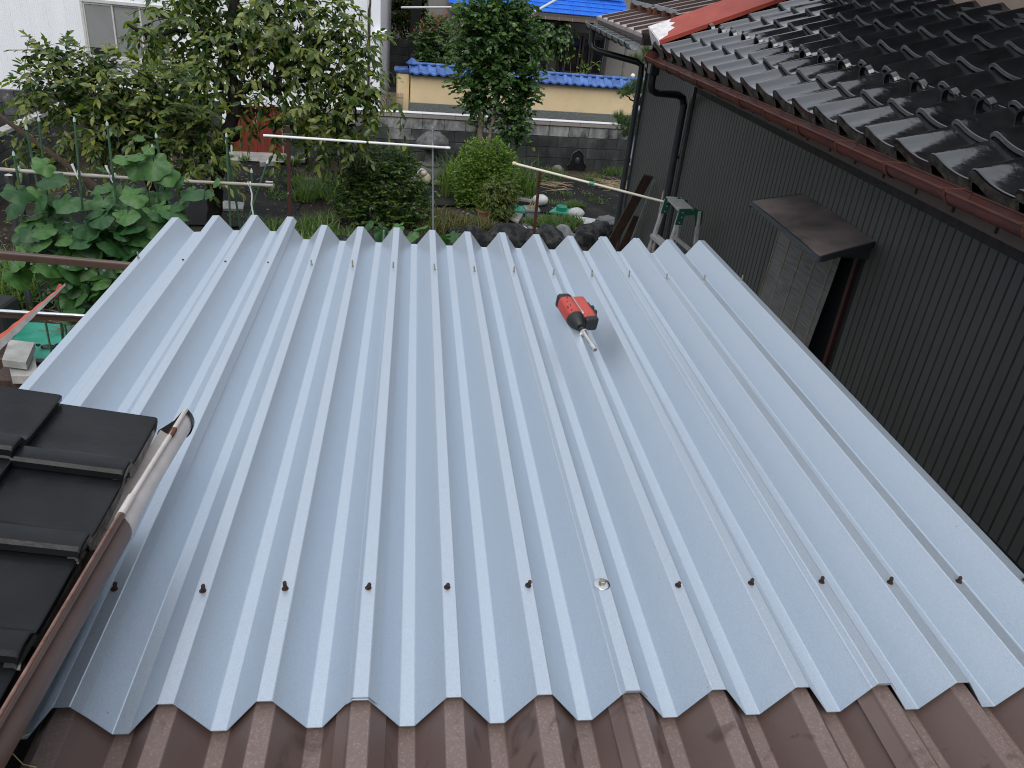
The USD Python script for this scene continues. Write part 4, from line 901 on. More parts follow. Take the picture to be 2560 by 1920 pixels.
# ------------------------------------------------------------------ plants: where crowns and limbs stand (x, y, z, radius)
PT = [(-2.28,9.3,2.27,0.12),(-2.05,9.3,2.38,0.16),(-1.82,9.2,2.26,0.19),(-1.62,9.5,2.43,0.3),(-1.36,9.6,2.54,0.4),(-1.26,9.4,2.16,0.4),(-1.42,9.2,2.05,0.24),(-0.98,9.8,2.52,0.47),(-0.9,9.5,2.04,0.43),(-0.54,9.8,2.56,0.46),(-0.46,9.5,2.22,0.39),(-0.08,9.7,2.6,0.37),(-0.03,9.6,2.29,0.37),(0.27,9.7,2.54,0.34),(0.32,9.6,2.23,0.34),(0.57,9.7,2.33,0.24),(0.47,9.6,2.0,0.28),(-0.01,9.4,1.98,0.33),(-0.41,9.4,1.86,0.28),(0.23,9.4,1.76,0.33),(0.53,9.5,1.72,0.28),(0.09,9.3,1.47,0.31),(0.39,9.3,1.45,0.28),(0.74,9.4,1.63,0.21),(1.02,9.4,1.69,0.16),(0.89,9.5,1.8,0.17),(0.35,9.2,1.21,0.22),(0.15,9.2,1.25,0.22),(0.5,9.2,1.07,0.15),(-1.14,9.4,1.68,0.22),(-0.95,9.3,1.52,0.16),(-0.66,9.3,1.46,0.15),(-0.48,9.2,1.3,0.18),(-1.36,9.3,1.75,0.31),(-1.32,9.2,1.52,0.18),(-1.38,9.8,2.80,0.25),(-0.5,9.9,2.85,0.25)]
PB = [(-2.94,8.4,1.64,0.25),(-2.63,8.4,1.73,0.3),(-2.62,8.4,2.0,0.15),(-2.94,8.4,1.96,0.14),(-2.7,8.4,2.06,0.1),(-2.31,8.4,1.84,0.29),(-2.2,8.4,2.02,0.17),(-1.99,8.4,1.74,0.32),(-1.83,8.4,1.94,0.15),(-1.64,8.4,1.72,0.32),(-1.39,8.4,1.65,0.31),(-2.5,8.4,1.48,0.33),(-2.15,8.4,1.46,0.35),(-1.81,8.4,1.4,0.35),(-1.46,8.4,1.33,0.34),(-1.14,8.4,1.45,0.29),(-1.21,8.4,1.17,0.26),(-1.67,8.4,1.09,0.27),(-2.11,8.4,1.15,0.27),(-2.4,8.4,1.22,0.24),(-3.04,8.4,1.03,0.17),(-3.26,8.4,1.04,0.12),(-2.66,8.4,0.95,0.14),(-1.13,8.4,1.03,0.21)]
CM = [(2.16,11.6,2.7,0.25),(2.51,11.6,2.81,0.25),(2.84,11.6,2.87,0.15),(2.83,11.6,2.67,0.2),(2.12,11.6,2.42,0.27),(2.48,11.6,2.48,0.33),(2.88,11.6,2.43,0.28),(2.11,11.6,2.1,0.25),(2.57,11.6,2.09,0.33),(2.98,11.6,2.12,0.24),(2.19,11.6,1.76,0.28),(2.6,11.6,1.74,0.3),(2.98,11.6,1.77,0.23),(2.28,11.6,1.5,0.2),(2.88,11.6,1.49,0.19),(3.01,11.6,1.59,0.15),(2.87,11.6,1.24,0.24),(2.92,11.6,1.06,0.2),(2.34,11.6,1.1,0.13),(2.18,11.6,1.34,0.11)]
AZ = [(0.58,9.6,0.63,0.23),(0.9,9.6,0.74,0.26),(1.18,9.6,0.7,0.23),(0.42,9.6,0.43,0.26),(0.8,9.6,0.4,0.32),(1.19,9.6,0.37,0.29),(1.46,9.6,0.5,0.17),(0.58,9.6,0.1,0.32),(1.03,9.6,0.07,0.32),(1.36,9.6,0.15,0.23),(1.12,9.6,0.86,0.2),(0.74,9.6,0.89,0.2),(0.47,9.6,0.76,0.17)]
BX = [(2.25,10.8,0.75,0.24),(2.49,10.8,0.83,0.2),(2.68,10.8,0.75,0.18),(2.11,10.8,0.56,0.22),(2.42,10.8,0.58,0.26),(2.7,10.8,0.57,0.2),(2.15,10.8,0.35,0.24),(2.47,10.8,0.34,0.26),(2.23,10.8,0.13,0.23),(2.51,10.8,0.18,0.23)]
MP = [(2.5,10.2,0.47,0.17),(2.71,10.2,0.48,0.16),(2.46,10.2,0.28,0.17),(2.7,10.2,0.27,0.16),(2.59,10.2,0.11,0.14)]
GB = [(-0.75,12.3,0.81,0.18),(-0.5,12.3,0.76,0.21),(-0.57,12.3,0.57,0.21),(-0.24,12.3,0.53,0.21),(-0.76,12.3,0.52,0.13),(-0.43,12.3,0.96,0.18)]
PN = [(5.15,12.6,2.34,0.15),(5.04,12.6,2.18,0.16),(5.02,12.6,1.69,0.21),(4.85,12.6,1.61,0.13),(5.11,12.6,1.76,0.16),(4.93,12.6,1.12,0.19),(5.14,12.6,1.2,0.19),(4.81,12.6,1.21,0.13),(5.16,12.6,1.03,0.16),(5.0,12.6,0.95,0.13)]
PH = [(1.65,16.8,2.03,0.2),(1.87,16.8,1.9,0.24),(1.5,16.8,1.71,0.24),(1.8,16.8,1.58,0.31),(1.59,16.8,1.48,0.24),(2.01,16.8,1.6,0.2),(1.45,16.8,1.82,0.13),(2.03,16.8,2.03,0.13)]
HD = [(0.82,23.0,2.02,0.62),(1.37,23.0,2.11,0.55),(0.83,23.0,1.56,0.49),(1.28,23.0,1.5,0.43),(0.91,23.0,2.57,0.62)]
trunk = [(-1.24,8.9,0.09),(-1.21,9.0,0.48),(-1.15,9.05,0.88),(-1.03,9.1,1.23),(-0.94,9.2,1.51),(-0.98,9.3,1.82),(-1.01,9.4,2.18),(-0.99,9.6,2.53),(-0.91,9.8,2.89)]
limbR = [(-0.94,9.2,1.53),(-0.76,9.3,1.77),(-0.5,9.35,1.83),(-0.38,9.4,1.95),(-0.22,9.5,2.1),(0.07,9.6,2.3),(0.31,9.7,2.45)]
limbR2 = [(-0.5,9.35,1.82),(-0.29,9.4,1.79),(-0.07,9.5,1.89),(0.23,9.5,1.85),(0.53,9.5,1.87)]
limbL = [(-0.98,9.3,1.82),(-1.05,9.3,2.19),(-1.22,9.3,2.33),(-1.45,9.3,2.36),(-1.75,9.2,2.29),(-2.14,9.3,2.36)]
limbD = [(-0.46,9.4,1.83),(-0.22,9.4,1.63),(0.04,9.3,1.47),(0.3,9.2,1.31)]
limbT = [(-0.99,9.6,2.44),(-0.68,9.8,2.64),(-0.34,9.9,2.84)]
limbD2 = [(-0.93,9.2,1.53),(-0.78,9.2,1.52),(-0.59,9.2,1.46),(-0.45,9.2,1.3)]
cam1 = [(2.36,11.5,0.81),(2.33,11.5,1.13),(2.33,11.6,1.48),(2.38,11.6,1.78),(2.43,11.6,2.19),(2.38,11.6,2.58)]
cam2 = [(2.48,11.5,0.83),(2.53,11.5,1.14),(2.59,11.6,1.5),(2.64,11.6,1.92),(2.62,11.6,2.38)]
cam3 = [(2.36,11.5,1.19),(2.22,11.6,1.44),(2.16,11.6,1.76)]
pine = [(5.62,12.9,-0.04),(5.45,12.9,0.46),(5.25,12.9,0.95),(5.24,12.9,1.43),(5.39,12.9,1.84),(5.37,12.9,2.3)]
PTREE = thing('persimmon_tree', 'large persimmon tree with dark crooked limbs and small green fruit, before the white house', 'tree', (-1.24, 8.9, 0))
tk = [(-1.25, 8.85, -.1)] + trunk
limbs(PTREE, 'trunk', tk, .105, .055, bark_dark, 1, 10, .03)
for nm, pth, a_, b_ in (('branch', limbR, .06, .025), ('branch', limbR2, .045, .02), ('branch', limbL, .045, .016), ('branch', limbD, .03, .012), ('branch', limbT, .04, .02), ('branch', limbD2, .03, .012)):
    limbs(PTREE, nm, pth, a_, b_, bark_dark, len(pth) + int(a_ * 1000), 8, .03)
m = MB(); m.blob((-1.0, 9.15, 1.22), (.13, .11, .12), 4, .3); put('burl', m, bark_dark, PTREE, smooth=True)
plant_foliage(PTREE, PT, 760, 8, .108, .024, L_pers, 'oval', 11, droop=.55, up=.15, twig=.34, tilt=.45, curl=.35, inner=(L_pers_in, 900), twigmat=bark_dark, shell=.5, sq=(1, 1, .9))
rf = random.Random(6)
for k in range(26):
    c = [q for q in PT if q[3] > .22 and q[0] > -1.3][rf.randrange(16)]; p = np.array(c[:3]) + np.array([rf.uniform(-1, 1), -.55 + rf.uniform(-.4, .1), rf.uniform(-.9, .2)]) * c[3]
    m = MB(); m.blob(p, (.021, .021, .019), k, .03, 1); put('fruit', m, fruit_m, PTREE, smooth=True)
PT2 = thing('persimmon_tree', 'lower spreading persimmon bush with upright sprigs, behind the cucumber vines', 'tree', (-1.9, 8.5, 0))
limbs(PT2, 'trunk', [(-1.85, 8.55, -.1), (-1.82, 8.5, .5), (-1.9, 8.45, .95), (-1.85, 8.4, 1.4)], .06, .03, bark_dark, 3)
for pth in ([(-1.9, 8.45, .9), (-2.3, 8.4, 1.2), (-2.7, 8.4, 1.6), (-2.72, 8.4, 1.95)], [(-1.85, 8.4, 1.1), (-1.4, 8.4, 1.3), (-1.1, 8.4, 1.45)], [(-1.87, 8.4, 1.3), (-2.1, 8.4, 1.6), (-2.2, 8.4, 2.0)], [(-2.3, 8.4, 1.2), (-2.8, 8.4, 1.2), (-3.1, 8.4, 1.05)], [(-1.85, 8.4, 1.35), (-1.7, 8.4, 1.7), (-1.8, 8.4, 1.95)]):
    limbs(PT2, 'branch', pth, .026, .007, bark_pale, len(pth), 6)
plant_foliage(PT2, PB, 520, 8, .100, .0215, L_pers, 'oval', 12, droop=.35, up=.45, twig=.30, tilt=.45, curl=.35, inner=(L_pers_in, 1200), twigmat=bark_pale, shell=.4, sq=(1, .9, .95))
for k in range(8):
    c = PB[rf.randrange(len(PB))]; p = np.array(c[:3]) + np.array([rf.uniform(-1, 1), -.7, rf.uniform(-.8, .3)]) * c[3]
    m = MB(); m.blob(p, (.020, .020, .018), k, .03, 1); put('fruit', m, fruit_m, PT2, smooth=True)
CAMT = thing('camellia_tree', 'tall glossy evergreen with three pale stems in front of the yellow wall', 'tree', (2.4, 11.5, 0))
limbs(CAMT, 'trunk', [(2.36, 11.5, .0), (2.36, 11.5, .4)] + cam1, .055, .018, bark_pale, 4); limbs(CAMT, 'trunk', [(2.46, 11.5, .0), (2.45, 11.5, .45)] + cam2, .05, .018, bark_pale, 5); limbs(CAMT, 'trunk', cam3, .026, .012, bark_pale, 6)
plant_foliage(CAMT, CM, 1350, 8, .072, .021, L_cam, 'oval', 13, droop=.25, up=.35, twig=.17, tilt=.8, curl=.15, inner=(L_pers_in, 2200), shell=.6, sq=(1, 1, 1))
AZB = thing('azalea_bush', 'broad dark green azalea bush with pale leaf rosettes, below the persimmon tree', 'bush', (.85, 9.6, 0))
limbs(AZB, 'stem', [(.85, 9.7, -.05), (.83, 9.65, .25), (.9, 9.6, .5)], .035, .012, bark_dark, 7)
plant_foliage(AZB, AZ, 1700, 8, .058, .0095, L_az, 'oval', 14, droop=.1, up=.35, twig=.06, tilt=.5, curl=.2, big=260, inner=(L_pers_in, 2500), shell=.8)
BXB = thing('boxwood_bush', 'rounded bright green small-leaved bush before the camellia', 'bush', (2.4, 10.8, 0))
limbs(BXB, 'stem', [(2.4, 10.8, -.05), (2.38, 10.8, .3)], .03, .012, bark_dark, 8)
plant_foliage(BXB, BX, 3000, 6, .032, .011, L_box, 'small', 15, droop=.05, up=.5, twig=.07, tilt=.8, curl=.1, big=120, inner=(L_pers_in, 900), shell=.75)
MPB = thing('maple_bush', 'small yellowish green layered maple in front of the rounded bush', 'bush', (2.62, 10.2, 0))
limbs(MPB, 'stem', [(2.6, 10.25, -.05), (2.6, 10.2, .3)], .02, .008, bark_dark, 9)
plant_foliage(MPB, MP, 900, 5, .038, .009, L_maple, 'oval', 16, droop=.6, up=.0, twig=.08, tilt=.2, curl=.3, big=100, inner=(L_pers_in, 700), shell=.6)
GBB = thing('garden_shrub', 'grey-green small-leaved shrub against the block wall right of the red gate', 'bush', (-.5, 12.3, 0))
limbs(GBB, 'stem', [(-.45, 12.35, -.05), (-.5, 12.3, .5), (-.55, 12.3, .85)], .03, .010, bark_dark, 10)
plant_foliage(GBB, GB, 520, 6, .036, .010, L_az, 'small', 17, droop=.2, up=.4, twig=.12, tilt=.7, big=60, twigmat=bark_dark, shell=.4)
# small wispy shrub by the white wall
WS = thing('wispy_shrub', 'pale thin-leaved wispy shrub against the foot of the white house', 'bush', (-2.6, 12.2, 0))
plant_foliage(WS, [(-2.75, 11.8, 1.15, .2), (-2.5, 11.8, 1.15, .22), (-2.25, 11.8, 1.05, .2), (-2.5, 11.8, .85, .25)], 160, 8, .05, .005, leafmat('pale_wispy_leaf', (.12, .15, .09), (.22, .25, .15), (.34, .36, .26), .3, .5), 'small', 18, droop=.1, up=.9, twig=.16, tilt=.8, big=40, twigmat=dry_stem, shell=.3)
limbs(WS, 'stem', [(-2.5, 11.8, -.05), (-2.5, 11.8, .9)], .012, .006, dry_stem, 10)
# pine by the dark house
PNT = thing('pine_tree', 'small garden pine with tufts of long needles at the corner of the dark house', 'tree', (5.3, 12.9, 0))
limbs(PNT, 'trunk', pine, .06, .03, bark_dark, 11)
def needles(parent, cl, n, per, L, seed):
    rg = np.random.default_rng(seed); P, d, c = sample_clumps(cl, n, rg, .3, (1, 1, .6)); V, F = [], []
    for i in range(n):
        a_ = d[i] * [.6, .6, .3] + [0, 0, .8]; a_ /= np.linalg.norm(a_)
        D = a_ + rg.normal(0, .55, (per, 3)); D /= np.linalg.norm(D, axis=1, keepdims=True); S = np.cross(D, rg.normal(0, 1, (per, 3))); S /= np.linalg.norm(S, axis=1, keepdims=True)
        l = L * rg.uniform(.7, 1.2, (per, 1)); b = P[i] + rg.normal(0, .006, (per, 3))
        V.append(np.stack([b - S * .0016, b + S * .0016, b + D * l], 1))
    V = np.concatenate(V); put('needles', (V.reshape(-1, 3), np.arange(len(V) * 3).reshape(-1, 3)), L_pine, parent, kind='stuff', shade=np.repeat(rg.random(len(V)), 3))
needles(PNT, PN, 260, 46, .11, 19)
for c in PN: limbs(PNT, 'branch', [(5.3, 12.85, max(.3, c[2] - .25)), ((5.3 + c[0]) / 2, 12.75, c[2] - .12), (c[0], c[1], c[2])], .022, .008, bark_dark, 12, 6)
m = MB(); m.box((5.27, 12.55, 1.40), (.34, .5, .03), rotz(.12)); m.box((5.34, 12.55, .9), (.30, .45, 1.0), rotz(.12)); put('garden_locker', m, M('pale_blue_box', (.40, .43, .50), (.47, .5, .56), 6, .5), None, False, 'pale box with a dark blue lid edge behind the pine', 'box')
# photinia, planter, mailbox behind the yellow wall
PHB = thing('photinia_shrub', 'photinia shrub with red young leaves rising behind the blue coping', 'bush', (1.75, 16.8, 0))
for pth in ([(1.7, 16.85, .9), (1.66, 16.8, 1.3), (1.6, 16.8, 1.7)], [(1.78, 16.85, .9), (1.82, 16.8, 1.35), (1.85, 16.8, 1.8)]): limbs(PHB, 'stem', pth, .022, .010, bark_dark, 13)
plant_foliage(PHB, PH, 420, 7, .085, .019, L_cam, 'oval', 20, droop=.2, up=.5, twig=.16, tilt=.7, big=60, shell=.4)
plant_foliage(PHB, [PH[0], PH[1], PH[6], PH[7], (2.03, 16.8, 1.8, .15), (1.75, 16.8, 2.15, .12)], 46, 6, .075, .015, L_red, 'oval', 21, droop=.0, up=1.2, twig=.14, tilt=.5, big=30, leafname='red_leaf', shell=.6)
m = MB(); m.box((1.55, 16.75, 1.12), (.40, .16, .30)); put('planter_box', m, M('cream_planter', (.5, .52, .46), (.58, .6, .54), 6, .6), None, False, 'cream plastic planter box behind the blue coping', 'planter')
m = MB(); m.lathe([(0, 1.0), (.085, 1.0), (.115, 1.26), (.125, 1.26), (.125, 1.28), (.10, 1.28), (.09, 1.2), (0, 1.2)], (1.95, 16.7, 0), 14); put('plant_pot', m, M('pale_clay', (.40, .26, .17), (.46, .31, .21), 7, .8), None, 40, 'pale clay pot under the photinia behind the blue coping', 'pot')
mbx = thing('post_box', 'dark post box with a slot on the pillar behind the yellow wall', 'post box', (1.33, 16.9, 1.3)); m = MB(); m.box((1.33, 16.9, 1.36), (.30, .2, .24), None, .03); m.tube([(1.33, 16.9, 0), (1.33, 16.9, 1.3)], .03, 8); put('body', m, dark_back, mbx); m = MB(); m.box((1.33, 16.795, 1.37), (.17, .012, .05)); put('plate', m, galv_old, mbx)
HDG = thing('hedge', 'yellow-green hedge at the far end of the lane', 'hedge', (1, 23, 0))
plant_foliage(HDG, HD, 900, 7, .085, .024, L_hedge, 'small', 22, droop=.2, up=.5, twig=.16, tilt=.8, big=40, inner=(L_pers_in, 1500), shell=.6)
m = MB()
for k in range(28): m.bar((1.62 + k * .016, 22.4, 1.2), (1.62 + k * .016, 22.4, 2.9), .004, .004)
for k in range(60): m.bar((1.62, 22.4, 1.2 + k * .028), (2.06, 22.4, 1.2 + k * .028), .004, .004)
put('net_fence', m, M('green_net', (.01, .10, .05), None, 5, .6), None, False, 'dark green net fence beside the hedge at the lane end', 'net')
m = MB(); m.prism([(0, .2), (.30, .2), (.34, 2.2), (.10, 2.3)], (1.06, 20.8, .1), (1, 0, 0), (0, 0, 1), (0, .5, 0)); put('covered_stack', m, dark_back, None, False, 'dark covered stack standing at the end of the lane', 'stack')
# long white laundry pole behind the camellia, and plants before the doorway
m = MB(); a_, b_ = np.array([2.10, 14.9, 1.76]), np.array([4.35, 17.2, 2.86]); m.tube([a_, b_], .026, 10); put('drying_pole', m, M('pale_blue_grey_paint', (.50, .55, .56), (.58, .63, .63), 4, .35), None, True, 'long pale pole slanting up behind the camellia towards the blue roof', 'pole')
m = MB(); m.tube([(.95, 17.6, 2.32), (2.05, 18.6, 2.36)], .022, 8); put('drying_pole', m, white_plastic, None, True, 'thin white pole left of the blue roof, above the photinia', 'pole')
VN = thing('wall_vine', 'climbing vine with heart leaves hanging under the blue porch roof', 'vine', (4.4, 19.1, 0))
plant_foliage(VN, [(4.35, 19.1, 2.1, .22), (4.6, 19.1, 2.05, .2), (4.8, 19.1, 2.15, .16), (4.75, 19.1, 1.85, .18), (4.5, 19.1, 1.8, .16), (4.1, 19.1, 2.15, .15)], 170, 6, .09, .036, L_cam, 'oval', 23, droop=.8, up=-.2, twig=.2, tilt=.3, big=60, shell=.4)
m = MB()
for k in range(9): p = [(4.7 + .03 * k, 19.15, 1.9), (4.72 + .02 * k + .05 * math.sin(k), 19.15, 1.4), (4.8 + .015 * k, 19.15, .6 + .1 * (k % 4))]; m.tube(p, .008, 4)
put('stem', m, bark_dark, VN)
RS = thing('rose_bush', 'thin sparse rose bush in front of the dark doorway', 'bush', (5.0, 17.5, 0))
for pth in ([(4.75, 17.4, .8), (4.78, 17.4, 1.25), (4.7, 17.4, 1.65)], [(4.75, 17.4, .8), (4.95, 17.4, 1.2), (5.0, 17.4, 1.55)], [(5.05, 17.4, .8), (5.05, 17.4, 1.2), (5.3, 17.4, 1.55), (5.42, 17.4, 1.6)]): limbs(RS, 'stem', pth, .010, .005, bark_pale, 14, 5)
plant_foliage(RS, [(4.72, 17.4, 1.62, .08), (4.95, 17.4, 1.58, .12), (5.05, 17.4, 1.45, .12), (5.25, 17.4, 1.55, .1), (5.4, 17.4, 1.6, .06), (4.7, 17.4, 1.15, .06), (5.05, 17.4, 1.15, .06)], 26, 5, .055, .016, L_box, 'oval', 24, droop=.3, up=.3, twig=.1, tilt=.7, big=130, shell=.4)
def clump_plant(name, label, cat, loc, n, L, W, mat, seed, up=.8, group=None):
    rg = np.random.default_rng(seed); t = thing(name, label, cat, loc); a = rg.uniform(0, 6.28, n); D = np.c_[np.cos(a), np.sin(a), np.full(n, up)]
    V, F = leaf_arrays(np.tile(np.array(loc, float), (n, 1)) + rg.normal(0, .01, (n, 3)), D, L * rg.uniform(.7, 1.2, n), W * rg.uniform(.8, 1.2, n), 'oval', rg, .5, .15)
    for i in range(n): put('leaf', (V[i], F), mat, t, shade=rg.random())
    return t
clump_plant('broad_leaf_plant', 'plant with broad pale green leaves behind the coping right of the rose', 'plant', (5.75, 16.6, 1.30), 9, .26, .10, L_box, 31, .5)
clump_plant('broad_leaf_plant', 'small upright pale plant behind the coping left of the doorway', 'plant', (4.0, 16.4, 1.3), 8, .16, .045, L_box, 32, 1.5)
clump_plant('broad_leaf_plant', 'small yellow-green plant right beside the pale one behind the coping', 'plant', (4.3, 16.5, 1.32), 6, .17, .05, L_hedge, 33, 2.0)
# lights on the coping
for nm, p in (('slim white garden lamp behind the right end of the blue coping', (6.0, 16.6, 1.2)), ): 
    t = thing('garden_lamp', nm, 'lamp', p); m = MB(); m.tube([p, np.array(p) + [0, 0, .22]], .02, 8); put('post', m, white_plastic, t); m = MB(); m.blob(np.array(p) + [0, 0, .27], (.05, .05, .05), 2, .04, 1); put('head', m, white_plastic, t, smooth=True)

# ------------------------------------------------------------------ grass and weeds
def grass(name, label, cl, n, L, W, mat, seed, lean=.5, cat='grass', arch=.5):
    """blades sprouting from patches (x, y, z, radius), each arching over"""
    rg = np.random.default_rng(seed); cl = np.array(cl, float); w = cl[:, 3] ** 2; k = rg.choice(len(cl), n, p=w / w.sum())
    a = rg.uniform(0, 6.28, n); r = cl[k, 3] * np.sqrt(rg.random(n)); B = cl[k, :3] + np.c_[np.cos(a) * r, np.sin(a) * r, 0 * r]
    b = rg.uniform(0, 6.28, n); H = np.c_[np.cos(b), np.sin(b), 0 * b]; S = np.c_[-np.sin(b), np.cos(b), 0 * b]; l = L * rg.uniform(.4, 1.25, n)[:, None]; ln = lean * rg.uniform(.2, 1.5, n)[:, None]
    rows = []
    for t, wd in ((0, 1), (.4, .9), (.75, .6), (1, .05)):
        c = B + np.array([0, 0, 1.0]) * l * (t - arch * ln * t ** 3 * .6) + H * l * ln * t ** 2
        rows += [c - S * W * wd, c + S * W * wd]
    V = np.stack(rows, 1); F = np.array([[0, 1, 3], [0, 3, 2], [2, 3, 5], [2, 5, 4], [4, 5, 7], [4, 7, 6]])
    return put(name, flatten(V, F), mat, None, False, label, cat, None, 'stuff', np.repeat(rg.random(n), 8))
grass('long_grass', 'tall arching green grass around the foot of the camellia', [(2.2, 11.6, 0, .35), (2.6, 11.4, 0, .35), (1.95, 11.3, 0, .2), (2.95, 11.6, 0, .3), (3.2, 11.5, 0, .2), (2.0, 11.8, 0, .25)], 950, .62, .008, L_grass, 41, .7)
grass('weeds', 'weedy green patch beside the maroon post near the gate', [(-.15, 10.9, 0, .3), (.15, 11.2, 0, .3), (-.45, 11.3, 0, .2), (-.3, 10.6, 0, .2), (.2, 10.6, 0, .2)], 1500, .22, .0055, L_grass, 42, .7)
grass('weeds', 'bright green weeds growing behind the edging rocks', [(3.25, 9.75, .08, .2), (3.5, 9.8, .08, .22), (3.7, 9.95, .08, .16), (3.4, 10.0, .06, .2), (3.05, 9.8, .06, .12)], 2600, .11, .006, L_grass, 43, .9)
grass('weeds', 'small tuft of grass on the black fabric right of the white stones', [(3.75, 11.0, 0, .1), (4.0, 11.05, 0, .09), (3.9, 11.15, 0, .06)], 380, .13, .005, L_grass, 44, 1.0)
grass('weeds', 'scattered weeds along the foot of the block wall at the right', [(4.6, 12.9, 0, .2), (5.2, 13.6, 0, .3), (3.9, 13.2, 0, .25), (3.5, 12.7, 0, .15), (5.6, 13.3, 0, .2)], 900, .16, .005, L_grass, 45, .8)
grass('weeds', 'yellowish weeds in front of the rounded bush', [(1.75, 9.9, 0, .3), (2.05, 9.6, 0, .3), (2.3, 9.75, 0, .2), (1.6, 9.5, 0, .25)], 1700, .17, .006, leafmat('yellow_weed', (.04, .055, .012), (.09, .10, .025), (.16, .14, .06), .25, .6), 46, .8)
grass('weeds', 'green weeds behind the far edge of the silver roof, left of the azalea', [(-.15, 8.9, 0, .3), (.3, 8.6, 0, .3), (-.5, 8.7, 0, .3), (.1, 9.2, 0, .2)], 1400, .24, .008, L_grass, 47, .7)
grass('weeds', 'lush yellow-green weeds at the far left beside the steel tube', [(-2.75, 6.3, 0, .35), (-2.9, 6.8, 0, .3), (-2.2, 6.75, 0, .2)], 1500, .36, .007, L_grass, 48, .7)
grass('ground_ivy', 'dark low ground cover under the trellis at the left', [(-2.75, 6.0, .05, .3), (-2.1, 6.4, .05, .3), (-1.5, 6.2, .05, .3)], 520, .12, .022, L_pers_in, 49, 1.3)
grass('weeds', 'spiky weeds behind the far edge of the silver roof by the maroon post', [(-.05, 7.4, .2, .15), (.1, 7.6, .2, .12)], 200, .30, .010, L_grass, 50, .8)
grass('weeds', 'sparse weeds at the gate end of the garden', [(-1.55, 12.6, 0, .1), (-.75, 12.7, 0, .14), (-.95, 12.9, 0, .08), (-1.9, 12.6, 0, .1)], 330, .14, .007, L_grass, 51, .8)
def straw(name, label, c, r, n, L, seed, mat=dry_stem):
    rg = np.random.default_rng(seed); m = MB()
    for i in range(n):
        a, q = rg.uniform(0, 6.28), r * math.sqrt(rg.random()); p = np.array(c) + [math.cos(a) * q, math.sin(a) * q, rg.uniform(.005, .05)]; b = rg.uniform(-.6, .6) + (3.14 if rg.random() < .5 else 0)
        d = np.array([math.cos(b), math.sin(b) * .6, rg.uniform(-.15, .25)]) * L * rg.uniform(.4, 1.2); m.tube([p, p + d * .5 + [0, 0, .01], p + d], [.004, .0035, .002], 4, False)
    put(name, m, mat, None, False, label, 'straw', None, 'stuff')
straw('dry_stems', 'dry stems lying in a row on the black fabric', (3.75, 12.2, .02), .28, 40, .3, 1); straw('dry_stems', 'heap of dry pulled-up stems by the downpipe of the dark house', (4.95, 12.55, .04), .32, 110, .28, 2)
straw('dry_stems', 'withered brown stems in front of the azalea', (1.45, 9.9, .03), .38, 130, .22, 3, M('brown_straw', (.10, .07, .05), (.2, .15, .11), 20, .9)); straw('dry_stems', 'brown straw in the soil beside the green tarpaulin', (-1.75, 5.75, .03), .25, 70, .25, 4, UsdShade.Material.Get(stage, '/World/Looks/brown_straw'))

# ------------------------------------------------------------------ stone lantern, stones, small garden things
sl_ = thing('stone_lantern', 'old mossy stone lantern with a broad mushroom cap before the block wall', 'stone lantern', (1.6, 12.3, 0))
m = MB(); m.blob((1.61, 12.3, .10), (.235, .20, .16), 5, .10, 3); put('base', m, lantern_m, sl_, smooth=True)
m = MB(); m.lathe([(0, .22), (.15, .23), (.16, .26), (.12, .29), (.105, .33), (.11, .46), (.135, .50), (0, .50)], (1.61, 12.3, 0), 14); lm = put('fire_box', m, lantern_m, sl_, smooth=30)
m = MB(); m.box((1.66, 12.195, .40), (.05, .02, .10)); m.box((1.715, 12.27, .40), (.02, .05, .10)); put('opening', m, dark_back, lm)
m = MB(); m.lathe([(0, .50), (.14, .50), (.255, .555), (.28, .60), (.25, .67), (.18, .75), (.10, .80), (0, .82)], (1.62, 12.3, 0), 18)
V, F = m.arrays(); V = V + (meshkit.fbm(V * 9, 3, 2)[:, None] - .5) * .11; put('cap', (V, F), lantern_m, sl_, smooth=True)
def stone(name, label, c, s, mat, seed, rot=0., rough=.18, cat='stone', sub=2):
    m = MB(); m.blob(c, s, seed, rough, sub, rotz(rot), freq=1.7 if cat != 'rock' else 1.25); return put(name, m, mat, None, True, label, cat)
for i, (c, s, mt, ro, lb) in enumerate([
    ((2.62, 8.95, .10), (.33, .26, .26), dark_rock, .2, 'dark knobbly edging rock, leftmost behind the roof edge right of the rod'),
    ((2.15, 9.0, .08), (.26, .22, .22), dark_rock, -.3, 'dark grey edging rock between the rod and the knobbly rock'),
    ((3.12, 8.9, .16), (.30, .24, .25), dark_rock, .5, 'large smooth dark edging rock right of the second maroon post'),
    ((3.42, 9.05, .14), (.16, .18, .27), grey_stone, .1, 'upright paler grey edging rock between two dark ones'),
    ((3.68, 9.0, .10), (.16, .22, .24), dark_rock, .9, 'narrow dark edging rock leaning against the pale upright one'),
    ((3.95, 9.45, .17), (.30, .17, .17), dark_rock, .55, 'long dark slanting edging rock below the white sheet'),
    ((4.25, 10.0, .18), (.16, .14, .12), grey_stone, .2, 'round grey rock at the right end of the edging'),
    ((4.42, 9.75, .08), (.16, .14, .10), dark_rock, .2, 'low dark rock under the round grey one'),
    ((.95, 8.6, .05), (.40, .26, .26), dark_rock, .1, 'broad black rock behind the roof edge below the azalea'),
    ((.35, 8.3, .08), (.36, .22, .24), dark_rock, -.2, 'black rock behind the roof edge left of the azalea')]):
    stone('edging_rock', lb, np.array(c) - [0, 0, .07], np.array(s) * [1.12, 1, .95], mt, 60 + i, ro, .55, 'rock', 3)
stone('white_stone', 'large pale striped stone lying on the black fabric behind the maroon post', (3.36, 11.1, .09), (.13, .12, .095), white_stone, 81, .3, .1)
stone('white_stone', 'second pale stone beside the green tub lid', (3.86, 10.55, .07), (.13, .10, .085), white_stone, 82, -.2, .12)
